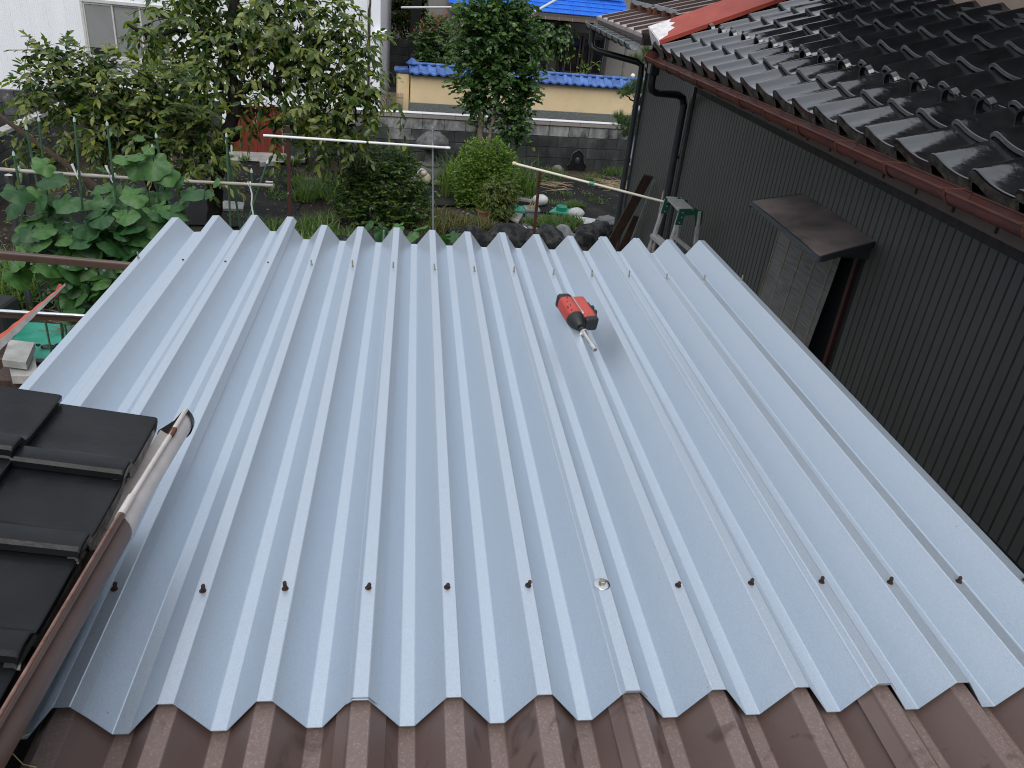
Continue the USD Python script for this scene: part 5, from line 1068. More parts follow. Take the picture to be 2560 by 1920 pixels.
stone('small_stone', 'small pale pebble among the edging rocks by the grey planter', (2.98, 9.75, .06), (.07, .06, .045), grey_stone, 83); stone('small_stone', 'tan pebble at the foot of the grey planter', (3.2, 9.8, .05), (.08, .06, .04), slab_m, 84)
stone('small_stone', 'small pale stone by the downpipe of the dark house', (5.0, 12.3, .04), (.07, .06, .05), white_stone, 85); stone('small_stone', 'grey stone before the block wall left of the ornamental tile', (4.0, 13.4, .06), (.10, .08, .09), grey_stone, 86)
stone('small_stone', 'flat tan stone at the foot of the lantern', (1.72, 11.9, .04), (.10, .06, .045), M('tan_stone', (.25, .19, .12), (.34, .27, .18), 6, .8), 87); stone('small_stone', 'grey wedge of stone left of the little figurine', (1.32, 11.95, .05), (.09, .07, .06), grey_stone, 88); stone('small_stone', 'pale flat stone right of the tan one by the lantern', (1.88, 11.95, .035), (.08, .05, .03), slab_m, 89)
stone('small_stone', 'grey stone beside the maroon post before the gate weeds', (-.35, 11.5, .04), (.09, .06, .06), grey_stone, 90); stone('small_stone', 'flat brown stone between the gate weeds and the azalea', (.35, 10.9, .04), (.20, .11, .045), M('brown_flat_stone', (.11, .07, .05), (.17, .12, .09), 6, .8), 91)
stone('small_stone', 'dark pebble by the block wall right of the red gate', (-.7, 12.95, .05), (.08, .06, .06), dark_rock, 92); stone('small_stone', 'grey pebble near the white pipe before the gate', (-1.95, 12.5, .05), (.09, .07, .06), grey_stone, 93)
fg = thing('figurine', 'small cream animal figurine sitting before the stone lantern', 'figurine', (1.5, 11.95, 0)); cream = M('cream_ceramic', (.42, .36, .24), (.6, .56, .44), 14, .5)
m = MB(); m.blob((1.53, 11.95, .09), (.085, .075, .10), 3, .06); m.blob((1.49, 11.92, .19), (.055, .05, .055), 4, .05); put('body', m, cream, fg, smooth=True)
m = MB(); m.tube([(1.455 + .07 * math.cos(t), 11.90, .19 + .07 * math.sin(t)) for t in np.linspace(.2, 3.6, 10)], .011, 6); put('rim', m, white_plastic, fg, smooth=True)
# ornamental ridge-end tile against the wall
og = thing('ornamental_tile', 'black ornamental ridge-end tile propped against the block wall', 'roof ornament', (4.42, 13.75, 0))
prof = [(-.17, 0), (-.19, .06), (-.15, .12), (-.13, .16), (-.12, .26), (-.08, .31), (-.04, .33), (0, .36), (.04, .33), (.08, .31), (.12, .26), (.13, .16), (.15, .12), (.19, .06), (.17, 0), (.09, .02), (.04, .07), (0, .085), (-.04, .07), (-.09, .02)]
m = MB(); m.prism(prof, (4.42, 13.68, .03), (1, .1, 0), (0, .12, 1), (0, .07, 0)); put('body', m, black_dry, og); m = MB(); m.tube([(4.42 + x, 13.675 + .1 * x + .12 * z, .03 + z) for x, z in prof[1:14]], .014, 6); put('rim', m, tile_edge, og, smooth=True)
m = MB(); m.blob((4.42, 13.685, .19), (.05, .03, .07), 2, .1); put('boss', m, noshi, og, smooth=True)
gp_ = thing('grey_planter', 'grey square planter of dead stems behind the edging rocks', 'planter', (3.08, 10.2, 0))
m = MB(); m.lathe([(0, .0), (.085, 0), (.125, .20), (.155, .205), (.155, .235), (.135, .235), (.125, .21), (0, .205)], (0, 0, 0), 4); V, F = m.arrays(); V = V @ rotz(.85).T + [3.08, 10.1, .0]; put('body', (V, F), planter_m, gp_)
m = MB(); rg_ = random.Random(3)
for k in range(14): m.tube([(3.08 + rg_.uniform(-.06, .06), 10.1 + rg_.uniform(-.06, .06), .2), (3.08 + rg_.uniform(-.1, .1), 10.1 + rg_.uniform(-.1, .1), .27 + rg_.uniform(0, .05))], .005, 4)
put('stems', m, dry_stem, gp_, kind='stuff')
m = MB(); m.lathe([(0, .0), (.085, .0), (.09, .095), (.08, .105), (0, .105)], (3.66, 10.75, .01), 18); put('tub_lid', m, M('green_tub', (.012, .20, .12), (.02, .25, .16), 5, .4), None, 40, 'bright green round tub among the pale stones', 'tub')
for lb, pts, mt, z in (('pale green plastic sheet lying under the green tub', [(3.45, 10.65), (3.6, 10.95), (3.95, 10.95), (4.0, 10.7), (3.75, 10.6)], lid_m, .035), ('pale green plastic sheet left of the grey planter', [(2.75, 10.55), (2.85, 10.85), (3.08, 10.85), (3.06, 10.55)], lid_m, .04),
        ('white sheet lying behind the long slanting rock', [(3.82, 10.45), (4.05, 10.38), (4.22, 10.32), (3.98, 9.98), (3.9, 10.0)], white_stone, .05), ('pale crumpled board left of the grey planter', [(2.76, 10.15), (2.9, 10.42), (3.0, 10.38), (2.88, 9.95)], slab_m, .05), ('whitish board on the fabric behind the maple', [(2.85, 11.3), (2.9, 11.5), (3.3, 11.45), (3.25, 11.2)], slab_m, .04), ('brown weathered board behind the whitish one', [(2.85, 11.75), (2.9, 11.95), (3.35, 11.85), (3.3, 11.68)], plank_m, .045)):
    m = MB(); m.prism(pts, (0, 0, z - .03), (1, 0, 0), (0, 1, 0), (0, 0, .034)); put('loose_sheet', m, mt, None, False, lb, 'sheet')
for lb, pts, mt, h in (('pale square slab before the red gate', [(-1.06, 13.08), (-.93, 13.10), (-.92, 12.72), (-1.04, 12.70)], slab_m, .05), ('white slab beside the square one, right of the gate', [(-.82, 13.0), (-.58, 13.05), (-.54, 12.8), (-.80, 12.76)], slab_m, .055), ('small pale plank on the black fabric before the gate', [(-1.26, 12.42), (-1.02, 12.56), (-1.0, 12.46), (-1.24, 12.32)], slab_m, .07), ('tiny white label on the black fabric', [(-.99, 11.38), (-.88, 11.38), (-.88, 11.31), (-.99, 11.31)], white_plastic, .02), ('grey slab by the trellis stakes behind the roof edge', [(-1.36, 10.1), (-1.08, 10.08), (-1.04, 9.75), (-1.4, 9.7)], slab_m, .04)):
    m = MB(); m.prism(pts, (0, 0, .01), (1, 0, 0), (0, 1, 0), (0, 0, h)); put('slab', m, mt, None, False, lb, 'slab')
m = MB(); m.tube([(-1.76, 12.7, 0), (-1.765, 12.7, .40), (-1.79, 12.69, .43)], .017, 8); put('standpipe', m, white_plastic, None, True, 'short white plastic pipe standing before the red gate', 'pipe')
tp = thing('flower_pot', 'small terracotta pot under the maple bush', 'pot', (2.36, 10.1, 0)); m = MB(); m.lathe([(0, 0), (.065, 0), (.085, .13), (.095, .13), (.095, .155), (.08, .155), (.07, .12), (0, .12)], (2.36, 10.1, 0), 16); put('pot', m, terracotta, tp, smooth=40)
V, F = leaf_arrays(np.tile([2.36, 10.1, .13], (40, 1)) + np.random.default_rng(2).normal(0, .03, (40, 3)), np.random.default_rng(3).normal(0, 1, (40, 3)) + [0, 0, 1.2], np.full(40, .08), np.full(40, .012), 'small', np.random.default_rng(4)); put('foliage', flatten(V, F), L_box, tp, kind='stuff')
m = MB(); rg_ = random.Random(9)
for k in range(9): m.tube([(4.75 + .1 * k * .3, 12.95 + .02 * k, .03 + .015 * (k % 3)), (5.3, 13.0 + .025 * k, .05 + .015 * (k % 3)), (5.9, 13.0 + .02 * k, .04)], .02, 6)
put('rolled_fabric', m, dark_back, None, True, 'crumpled roll of black sheet at the foot of the block wall', 'sheet roll')

# ------------------------------------------------------------------ posts and poles behind the roof
def post(name, label, a, b, w, mat, cat='post'):
    t = thing(name, label, cat, a); m = MB(); m.bar(a, b, w, w, (0, 1, 0)); put('shaft', m, mat, t); return t
p1 = post('garden_post', 'maroon steel post carrying the left end of the long white drying pole', (.135, 6.0, 0), (.165, 6.0, 1.985), .030, post_m)
m = MB(); m.tube([(.135, 5.97, 1.875 + .02 * math.sin(t)) if False else (.165 + .035 * math.cos(t), 6 + .035 * math.sin(t), 1.885 + .003 * t) for t in np.linspace(0, 15, 40)], .004, 4); put('wire_tie', m, green_stake, p1); m = MB(); m.tube([(.150, 5.978, 1.38), (.150, 5.965, 1.38)], .007, 6); put('bolt', m, galv_old, p1)
def pole(name, label, a, b, r, mat, extra=()):
    t = thing(name, label, 'pole', a); m = MB(); m.tube([a, b], r, 10); put('tube', m, mat, t, smooth=60)
    for nm, c, rr, l, mt in extra:
        a_, b_ = np.array(a), np.array(b); d = (b_ - a_) / np.linalg.norm(b_ - a_); p = a_ + (b_ - a_) * c; m = MB(); m.tube([p - d * l / 2, p + d * l / 2], rr, 10); put(nm, m, mt, t, smooth=50)
    return t
pole('drying_pole', 'long white drying pole across the garden behind the silver roof', (-.045, 5.96, 1.893), (1.62, 5.96, 1.903), .0115, white_plastic, (('joint', .55, .0135, .02, blackpipe), ('end_cap', .985, .0135, .03, white_plastic)))
pole('garden_rod', 'thin grey rod standing upright where the white pole ends', (1.56, 6.0, 0), (1.453, 6.0, 2.065), .009, galv_old)
p2 = post('garden_post', 'dark maroon post leaning slightly, carrying the cream pole by the dark house', (2.535, 6.2, 0), (2.515, 6.2, 1.70), .026, post_m)
m = MB(); m.tube([(2.52 + .022 * math.cos(t), 6.2 + .022 * math.sin(t), 1.67 - .006 * t) for t in np.linspace(0, 22, 50)], .004, 4); put('wire_tie', m, rust, p2)
pole('drying_pole', 'cream drying pole running from the maroon post to the dark house wall', (2.255, 6.17, 1.757), (3.58, 5.40, 1.680), .0115, M('cream_pole', (.62, .58, .47), (.7, .66, .55), 9, .4), (('end_cap', .0, .018, .035, M('cream_cap', (.6, .5, .33), None, 5, .5)), ('joint', .52, .014, .05, lid_m), ('end_cap', .995, .020, .05, UsdShade.Material.Get(stage, '/World/Looks/cream_cap'))))
m = MB(); m.tube([(3.70, 5.90, 0), (3.70, 5.935, 1.50), (3.70, 5.945, 1.65)], [.018, .014, .010], 8); put('bamboo_prop', m, bamboo_m, None, True, 'pale bamboo stick holding up the right end of the cream pole', 'stick')
pk = MB(); pk.bar((3.45, 7.45, 0.0), (3.74, 6.67, 1.62), .018, .11, (1, 0, 0)); put('plank', pk, plank_m, None, False, 'long wet brown plank leaning on the dark house wall', 'plank')
pk = MB(); pk.bar((3.60, 7.3, 0.0), (3.78, 6.95, 1.10), .016, .09, (1, 0, 0)); put('plank', pk, plank_m, None, False, 'shorter plank leaning behind the long one', 'plank'); m = MB(); m.bar((3.66, 7.15, 0), (3.80, 6.62, 1.58), .012, .02, (1, 0, 0)); put('batten', m, galv_old, None, False, 'thin grey batten leaning beside the long plank', 'batten')
# step ladder
ld = thing('step_ladder', 'small aluminium step ladder with green plastic hinges by the dark wall', 'ladder', (3.5, 4.8, 0))
La, Lb = np.array([3.44, 5.03, 1.80]), np.array([3.47, 4.70, 1.805])
for p, q in ((La, (3.20, 5.16, 0)), (Lb, (3.24, 4.66, 0))): m = MB(); m.bar(q, p, .022, .05, (0, 1, 0)); put('front_rail', m, ladder_alu, ld)
for p, q in ((La + [.14, -.02, .02], (3.72, 5.12, 0)), (Lb + [.14, -.04, .02], (3.74, 4.56, 0))): m = MB(); m.bar(q, p, .022, .042, (0, 1, 0)); put('rear_rail', m, ladder_alu, ld)
m = MB(); m.box((La + Lb) / 2 + [.05, -.0, .015], (.13, .36, .022)); put('top_step', m, ladder_alu, ld)
for t_ in (.18, .36, .54, .72): 
    a_, b_ = La * (1 - t_) + np.array([3.20, 5.16, 0]) * t_, Lb * (1 - t_) + np.array([3.24, 4.66, 0]) * t_; m = MB(); m.bar(a_, b_, .075, .028); put('step', m, ladder_alu, ld)
    m = MB(); m.bar(a_ + [.14 + .25 * t_, 0, 0], b_ + [.14 + .25 * t_, 0, 0], .02, .03); put('rear_rung', m, ladder_alu, ld)
for p in (Lb, La):
    m = MB(); m.prism([(-.02, .02), (.09, .03), (.10, -.02), (.03, -.03), (.02, -.11), (-.035, -.11)], p + [0, -.03, 0], (1, 0, 0), (0, 0, 1), (0, .012, 0)); m.prism([(.085, .03), (.175, .01), (.18, -.10), (.13, -.12), (.11, -.03), (.085, -.01)], p + [0, -.045, .01], (1, 0, 0), (0, 0, 1), (0, .012, 0)); m.blob(p + [.095, -.035, .02], (.022, .015, .022), 1, .05, 1); hg = put('hinge', m, ladder_green, ld)
    for dx, dz in ((0, .0), (0, -.04), (-.01, -.085), (.15, -.02), (.15, -.08)): m = MB(); m.tube([p + [dx, -.05, dz], p + [dx, -.054, dz]], .006, 6); put('rivet', m, galv_old, hg)
m = MB(); a_ = Lb * .55 + np.array([3.24, 4.66, 0]) * .45; m.bar(Lb * .78 + np.array([3.24, 4.66, 0]) * .22 + [0, -.02, 0], a_ + [0, -.02, 0], .008, .045, (0, 1, 0)); put('side_label', m, ladder_green, ld)

# ------------------------------------------------------------------ trellis, cucumber vines and things left of the roof
for i, (a_, b_, lb) in enumerate([((-1.62, 4.72, 0), (-1.598, 4.70, 1.905), 'leftmost short green stake of the trellis, tied to the bamboo rail'), ((-1.57, 4.95, 0), (-1.477, 4.70, 2.10), 'dark green stake leaning left across the second one'), ((-1.53, 4.7, 0), (-1.39, 4.72, 2.16), 'second tall green stake from the left of the trellis'),
        ((-1.28, 4.7, 0), (-1.148, 4.72, 2.175), 'tall green stake in the middle of the cucumber vines'), ((-.97, 4.7, 0), (-.926, 4.72, 2.165), 'green stake right of the middle one, half hidden by leaves'), ((-.62, 4.7, 0), (-.63, 4.72, 2.02), 'green stake standing in the upper right of the vines'), ((-.50, 4.75, 0), (-.60, 4.74, 2.10), 'dark green stake among the right-hand cucumber leaves'),
        ((-.20, 4.95, 0), (-.155, 5.0, 2.085), 'pale green stake at the right end of the bamboo rail'), ((-.02, 5.2, 0), (-.165, 5.02, 2.03), 'dark green stake crossing just behind the pale one'), ((.0, 5.1, 0), (.018, 5.0, 1.82), 'short thin green stake between the crossing stakes'), ((-.33, 4.85, .55), (.146, 5.0, 1.90), 'dark green stake slanting up to the right past the rail end')]):
    a_, b_ = np.array(a_, float), np.array(b_, float); t = thing('garden_stake', lb, 'stake', a_); n_ = 24
    m = MB(); m.tube([a_ + (b_ - a_) * q for q in np.linspace(0, 1, n_)], [.0085 * (1 + .12 * (k % 3 == 0)) for k in range(n_)], 8); put('rod', m, green_stake, t, smooth=60)
    d_ = (b_ - a_) / np.linalg.norm(b_ - a_); m = MB(); m.tube([b_ - d_ * .018, b_, b_ + d_ * .018], [.0105, .0095, .001], 8); put('tip_cap', m, M('pale_cap', (.42, .5, .47), None, 5, .4) if i == 0 else UsdShade.Material.Get(stage, '/World/Looks/pale_cap'), t, smooth=30)
bp_ = thing('bamboo_rail', 'weathered bamboo pole tied level across the green stakes', 'pole', (-.9, 4.68, 1.75)); n_ = 42; a_, b_ = np.array([-2.1, 4.68, 1.79]), np.array([.195, 4.90, 1.738])
m = MB(); m.tube([a_ + (b_ - a_) * q + [0, 0, -.012 * math.sin(q * 3.1)] for q in np.linspace(0, 1, n_)], [.0145 * (1 - .15 * q / n_) * (1.13 if q % 6 == 0 else 1) for q in range(n_)], 10); put('cane', m, bamboo_m, bp_, smooth=50)
for x_ in (-1.60, -1.46, -1.19, -.95, .02): m = MB(); q = (x_ + 2.1) / 2.295; c = a_ + (b_ - a_) * q; m.tube([c + [.012 * math.sin(t * .35), .019 * math.cos(t), .019 * math.sin(t)] for t in np.linspace(0, 19, 40)], .0022, 4); put('string_tie', m, white_plastic, bp_)
m = MB(); m.tube([(.02, 4.88, 1.735), (.035, 4.88, 1.66), (.025, 4.88, 1.58), (.04, 4.88, 1.45), (.03, 4.88, 1.2)], .006, 5); put('string_tail', m, white_plastic, bp_)
for lb, p, q in (('white tapered clip pushed onto the left bamboo rail stake', (-1.19, 4.66, 1.865), (-1.165, 4.66, 1.755)), ('white tapered clip on the right, beside a stake', (-.955, 4.66, 1.870), (-.925, 4.66, 1.745))): m = MB(); m.tube([p, q], [.010, .003], 8); put('plastic_clip', m, white_plastic, None, True, lb, 'clip')
m = MB(); m.tube([(-1.61, 4.66, 1.46), (-1.5, 4.66, 1.435), (-1.3, 4.66, 1.42), (-1.05, 4.66, 1.39), (-.72, 4.66, 1.36)], .004, 5); put('tie_string', m, galv_old, None, True, 'pale string stretched across the cucumber vines', 'string')
def cuc_leaf(rg, size):
    n = 26; a = np.linspace(-math.pi * .93, math.pi * .93, n)
    r = .56 + .44 * np.cos(a * .5) ** 1.2 + .10 * np.cos(a * 5) + .035 * np.cos(a * 17 + rg.uniform(0, 6))
    x, y = r * np.cos(a), r * np.sin(a) * 1.08
    V = [(0, 0, 0)]; 
    for k, (f, h) in enumerate(((.55, .05), (1., -.05))):
        for i in range(n): V.append((x[i] * f, y[i] * f, h + .05 * f * math.cos(a[i] * 5) + rg.uniform(-.02, .02) * f - .14 * f * f * abs(math.sin(a[i]))))
    V = np.array(V) * size; F = [[0, 1 + i, 2 + i] for i in range(n - 1)]
    for i in range(n - 1): F += [[1 + i, 1 + n + i, 2 + n + i], [1 + i, 2 + n + i, 2 + i]]
    return V, np.array(F)
def vine(name, label, spots, seed, x0, x1, size, top=1.9):
    rg = np.random.default_rng(seed); t = thing(name, label, 'vine', (spots[0][0], spots[0][1], 0)); st = MB()
    for (x_, y_, z_, s_) in spots:
        p = np.array([x_, y_, z_]); V, F = cuc_leaf(rg, s_ * size)
        yaw = rg.normal(-1.57, .9); pit = rg.uniform(.15, 1.05); c_, s2 = math.cos(pit), math.sin(pit); Rp = np.array([[c_, 0, s2], [0, 1, 0], [-s2, 0, c_]]); rl = rg.normal(0, .35); Rr = np.array([[1, 0, 0], [0, math.cos(rl), -math.sin(rl)], [0, math.sin(rl), math.cos(rl)]])
        V = V @ (rotz(yaw) @ Rp @ Rr).T + p; put('leaf', (V, F), L_cuc, t, smooth=60, shade=rg.random())
        b = p + np.array([rg.uniform(-.06, .06), .12 + rg.uniform(0, .08), -.05 + rg.uniform(-.08, .05)]); st.tube([p + [0, 0, .002], (p + b) / 2 + [0, 0, .02], b], [.0025, .003, .0035], 5)
    for x_ in np.arange(x0, x1, .16):
        z_ = 0.; pts = []
        while z_ < top - .35 * abs(math.sin(x_ * 13)): pts.append((x_ + .05 * math.sin(z_ * 5 + x_ * 9), 4.78 + .05 * math.sin(z_ * 4 + x_ * 3), z_)); z_ += .12
        st.tube(pts, .0045, 5)
    put('stems', st, stem_green, t, kind='stuff'); return t
rg_ = np.random.default_rng(77); sp = []
def fits(p): return all((p[0] - q[0]) ** 2 + .5 * (p[1] - q[1]) ** 2 + (p[2] - q[2]) ** 2 > (.066) ** 2 for q in sp)
tries = 0
while len(sp) < 275 and tries < 16000:
    tries += 1; x_ = rg_.uniform(-1.65, -.42); z_ = rg_.uniform(.1, 1.72)
    if z_ > 1.45 + .25 * (x_ > -1.05) and rg_.random() > .25: continue
    if x_ < -1.45 and z_ > 1.3 and rg_.random() > .3: continue
    if z_ < .62 or (x_ < -1.38 and z_ < .98): continue
    p = (x_, 4.62 + rg_.uniform(-.18, .2), z_, rg_.choice([.05, .07, .095, .11, .125], p=[.15, .2, .25, .25, .15]))
    if fits(p): sp.append(p)
sp += [(-1.35, 4.6, 1.86, .09), (-1.30, 4.55, 1.78, .11), (-.98, 4.66, 1.84, .06), (-.80, 4.6, 1.95, .08), (-.72, 4.6, 1.88, .09), (-.60, 4.6, 1.93, .13), (-.52, 4.6, 1.86, .10), (-.70, 4.58, 1.98, .08), (-.45, 4.65, 1.80, .07), (-.35, 4.65, 1.72, .10), (-.28, 4.7, 1.70, .07), (-.62, 4.6, 2.03, .05), (-.68, 4.62, 2.1, .04), (-.2, 4.75, 1.78, .05)]
vine('cucumber_vines', 'cucumber vines with big lobed leaves covering the green stakes at the left', sp, 78, -1.55, -.4, 1.0)
vine('cucumber_plant', 'young cucumber plant with a few pale leaves behind the roof edge, right of the trellis', [(-.15, 5.2, 1.2, .08), (-.05, 5.15, 1.1, .09), (-.1, 5.1, 1.02, .08), (-.2, 5.1, .95, .09), (.02, 5.2, .95, .07)], 79, -.12, -.05, 1.0, 1.1)
vine('bean_plant', 'low vine peeping over the far edge of the silver roof by the rod', [(.95, 4.7, 1.53, .08), (1.05, 4.8, 1.45, .11), (1.18, 4.8, 1.49, .10), (1.28, 4.7, 1.46, .12), (1.38, 4.75, 1.52, .09), (1.12, 4.6, 1.22, .08), (1.55, 4.7, 1.45, .11), (1.65, 4.8, 1.45, .09), (1.0, 4.7, 1.2, .09), (1.42, 4.7, 1.22, .1)], 80, .98, 1.6, .85, 1.35)
for x_, h_ in ((1.075, 1.52), (1.80, 1.42)): m = MB(); m.tube([(x_, 4.6, 0), (x_, 4.6, h_)], .008, 8); put('short_stake', m, galv_old, None, True, 'short grey stake behind the roof edge, %s' % ('left of the thin rod' if x_ < 1.5 else 'right of the thin rod'), 'stake')
m = MB(); m.tube([(.85, 4.6, 1.36), (1.3, 4.6, 1.35), (1.85, 4.6, 1.345)], .003, 5); put('tie_string', m, galv_old, None, True, 'string strung between the two short stakes behind the roof', 'string')
# steel tube post at far left
t = thing('steel_tube', 'round shiny steel tube standing at the far left edge', 'tube', (-2.32, 6, 0)); m = MB(); m.tube([(-2.325, 6, 0), (-2.275, 6, 1.36)], .030, 16); put('tube', m, M('dull_tube_steel', (.12, .12, .12), (.2, .2, .2), 6, .25, metal=.8), t, smooth=60)
m = MB(); m.tube([(-2.275, 6, 1.355), (-2.274, 6, 1.375)], .032, 16); put('cap', m, chrome, t, smooth=40)
m = MB(); m.bar((-3.3, 8.0, 1.55), (-2.0, 7.6, .75), .05, .03); put('leaning_bar', m, plank_m, None, False, 'weathered bar slanting down past the left side wall', 'bar')
# red-edged sheet, flagstones, tarpaulin, pavers
q0, q1 = np.array([-.885, 3.5, 1.405]), np.array([-1.62, 3.45, .74])
m = MB(); n_ = 40; G = []
for i in range(n_):
    s_ = i / (n_ - 1); c = q0 + (q1 - q0) * s_; w_ = .004 + .055 * s_
    G.append([c + [0, 0, .003 * math.sin(i * 1.4) * (s_ > .05) + w_], c + [0, -.01, .002 * math.sin(i * 1.4) + w_ * .2]])
m.grid(np.array(G)); put_red = thing('red_sheet', 'red-edged corrugated plastic sheet seen edge-on at the left', 'sheet', tuple(q1)); put('red_edge', m, red_sheet_m, put_red)
m = MB(); m.grid(np.array([[g_[1], g_[1] + np.array([.0, .0, -.012 - .085 * (i / n_)])] for i, g_ in enumerate(G)])); put('grey_face', m, grey_sheet_m, put_red)
m = MB(); m.prism([(0, 0), (.035, .012), (.05, 0), (.03, -.025), (-.03, -.045), (-.06, -.04)], q0 + [-.07, .01, -.045], (.75, 0, .66), (-.5, 0, .85), (0, .004, 0)); put('torn_flap', m, red_sheet_m, put_red)
fl = np.array([(-2.046, 4.967), (-1.833, 4.931), (-1.754, 4.561), (-1.949, 4.597)])
m = MB(); m.prism([tuple(p) for p in fl], (0, 0, .195), (1, 0, 0), (0, 1, 0), (0, 0, .062)); put('flagstone', m, slab_m, None, False, 'grey concrete flagstone, upper of the two stacked at the left', 'flagstone')
m = MB(); m.prism([tuple(p) for p in (fl - fl.mean(0)) @ rotz(.22)[:2, :2].T + fl.mean(0) + [.06, -.1]], (0, 0, .10), (1, 0, 0), (0, 1, 0), (0, 0, .07)); put('flagstone', m, slab_m, None, False, 'grey concrete flagstone, lower and turned one of the two at the left', 'flagstone'); m = MB(); m.box((-1.9, 4.75, .04), (.3, .4, .1)); put('wooden_block', m, plank_m, None, False, 'dark wooden block under the stacked flagstones', 'block')
tb = blobpoly([(-2.35, 5.75), (-1.9, 5.72), (-1.55, 5.5), (-1.5, 5.0), (-2.05, 4.98), (-2.25, 5.3)], 4, .05); V, F = flat(tb, .05, .05, .14, 6).arrays(); put('tarpaulin', (V, F), tarp_m, None, True, 'crumpled bright green tarpaulin on the ground left of the roof', 'tarpaulin')
tb = blobpoly([(-2.9, 7.0), (-2.3, 7.0), (-2.35, 7.5), (-3.2, 7.5)], 9, .05); V, F = flat(tb, .08, .06, .10, 7).arrays(); put('tarpaulin', (V, F), tarp_m, None, True, 'smaller green tarpaulin behind the brown beam at the far left', 'tarpaulin'); tb = blobpoly([(-1.35, 6.0), (-.75, 6.05), (-.8, 6.5), (-1.4, 6.4)], 9, .05); V, F = flat(tb, .25, .06, .10, 8).arrays(); put('tarpaulin', (V, F), tarp_m, None, True, 'green tarpaulin showing between the cucumber leaves', 'tarpaulin')
for lb, c, s, r_ in (('pale paver at the left edge, nearest the steel rail', (-2.78, 6.42, .05), (.42, .26, .06), -.2), ('darker paver behind the pale one at the left edge', (-2.95, 6.75, .05), (.36, .2, .06), -.3), ('small whitish paver by the green tarpaulin at the far left', (-3.05, 7.2, .06), (.3, .25, .06), .2), ('narrow dark paver below the pale one', (-2.75, 6.1, .03), (.4, .12, .05), -.05)): m = MB(); m.box(c, s, rotz(r_), .008); put('paver', m, slab_m, None, False, lb, 'paver')
stone('small_stone', 'smooth grey stone on the green tarpaulin at the far left', (-2.78, 6.98, .15), (.13, .08, .07), grey_stone, 95); stone('small_stone', 'dark grey stone beside the pale pavers at the left', (-2.72, 6.7, .12), (.11, .08, .06), grey_stone, 96); stone('small_stone', 'dark flat stone on the near green tarpaulin', (-1.85, 5.2, .08), (.07, .03, .025), dark_rock, 97)
m = MB(); m.box((-2.55, 5.65, .16), (.5, .28, .32), rotz(-.1), .02); put('plant_tub', m, dark_back, None, False, 'black plastic tub at the left edge behind the red sheet', 'tub')
sg = thing('seedling', 'small pale seedling growing by the green tarpaulin', 'seedling', (-2.28, 5.72, 0)); V, F = leaf_arrays(np.tile([-2.28, 5.72, .12], (26, 1)) + np.random.default_rng(5).normal(0, .05, (26, 3)), np.random.default_rng(6).normal(0, 1, (26, 3)) + [0, 0, .8], np.full(26, .05), np.full(26, .016), 'oval', np.random.default_rng(7)); put('foliage', flatten(V, F), L_hedge, sg, kind='stuff')
m = MB(); m.tube([(-2.48, 6.4, 0), (-2.50, 6.4, .55)], .006, 6); put('thin_stake', m, galv_old, None, True, 'thin dark stake beside the pale pavers at the left', 'stake')
for k, (x_, y_, r_) in enumerate(((-1.75, 5.45, .3), (-1.78, 5.15, 1.2), (-1.65, 5.2, .5), (-1.9, 5.12, 2.), (-1.72, 5.55, .2))): m = MB(); V, F = leaf_arrays(np.array([[x_, y_, .12]]), np.array([[math.cos(r_), math.sin(r_), 0.]]), np.array([.09]), np.array([.022]), 'oval', np.random.default_rng(k), .1, .1); put('fallen_leaf', (V[0], F), bark_dark, None, False, 'withered dark leaf on the near green tarpaulin, ' + ['uppermost but one, near its middle', 'lying lengthwise below its middle', 'at its right side', 'lowest at its left side', 'topmost, near the far edge'][k], 'leaf', 'dark leaves on the green tarpaulin')
m = MB(); m.bar((-2.2, 4.9, .06), (-1.35, 4.86, .06), .05, .10); put('wooden_edging', m, plank_m, None, False, 'brown wooden edging board along the green tarpaulin', 'board')
m = MB(); m.blob((-1.35, 7.6, .3), (.14, .10, .06), 3, .2); put('white_sack', m, white_stone, None, True, 'crumpled white sack seen through the vines', 'sack'); m = MB(); m.box((-1.95, 7.4, .12), (.22, .14, .12), rotz(.3), .01); put('broken_block', m, slab_m, None, False, 'broken concrete block behind the bamboo rail', 'block')

# ------------------------------------------------------------------ impact driver lying in a valley of the roof
dv = thing('impact_driver', 'red and black cordless impact driver lying on the silver roof', 'power tool', roofp([2.06, 1.8, 0]))
ax = np.array([.235, -.95, -.19]); ax /= np.linalg.norm(ax); sd = np.cross(ax, [0, 0, 1.0]); sd /= np.linalg.norm(sd); nu = np.cross(sd, ax)
if sd[0] > 0: sd = -sd
o = roofp([2.022, 1.700, .034])            # middle of the motor housing
def T(a, s, u): return o + ax * (a * 1.20 + .012) + sd * (s * .93) + nu * (u * 1.05 + .004)
def rbox(a0, a1, s0, s1, u0, u1, r=.012):
    P = [T(a, s, u) for a in (a0 + r, a1 - r) for s in (s0 + r, s1 - r) for u in (u0 + r, u1 - r)]
    sp_ = trimesh.creation.icosphere(subdivisions=2).vertices * r
    h = trimesh.convex.convex_hull(np.vstack([p + sp_ for p in P])); return np.array(h.vertices), np.array(h.faces)
m = MB(); m.add(*rbox(-.085, .045, -.002, .066, -.035, .035, .022)); put('motor_housing', m, tool_red, dv, smooth=50)
m = MB(); m.add(*rbox(-.100, -.060, .0, .068, -.033, .036, .018)); put('rear_cap', m, tool_black, dv, smooth=50)
m = MB(); m.add(*rbox(-.095, .050, -.078, -.006, -.045, .020, .016)); put('battery', m, tool_red, dv, smooth=50)
m = MB(); m.add(*rbox(.030, .066, -.080, -.010, -.047, .016, .012)); m.add(*rbox(-.06, .03, -.090, -.070, -.04, .010, .008)); bt = put('battery_base', m, tool_black, dv, smooth=50)
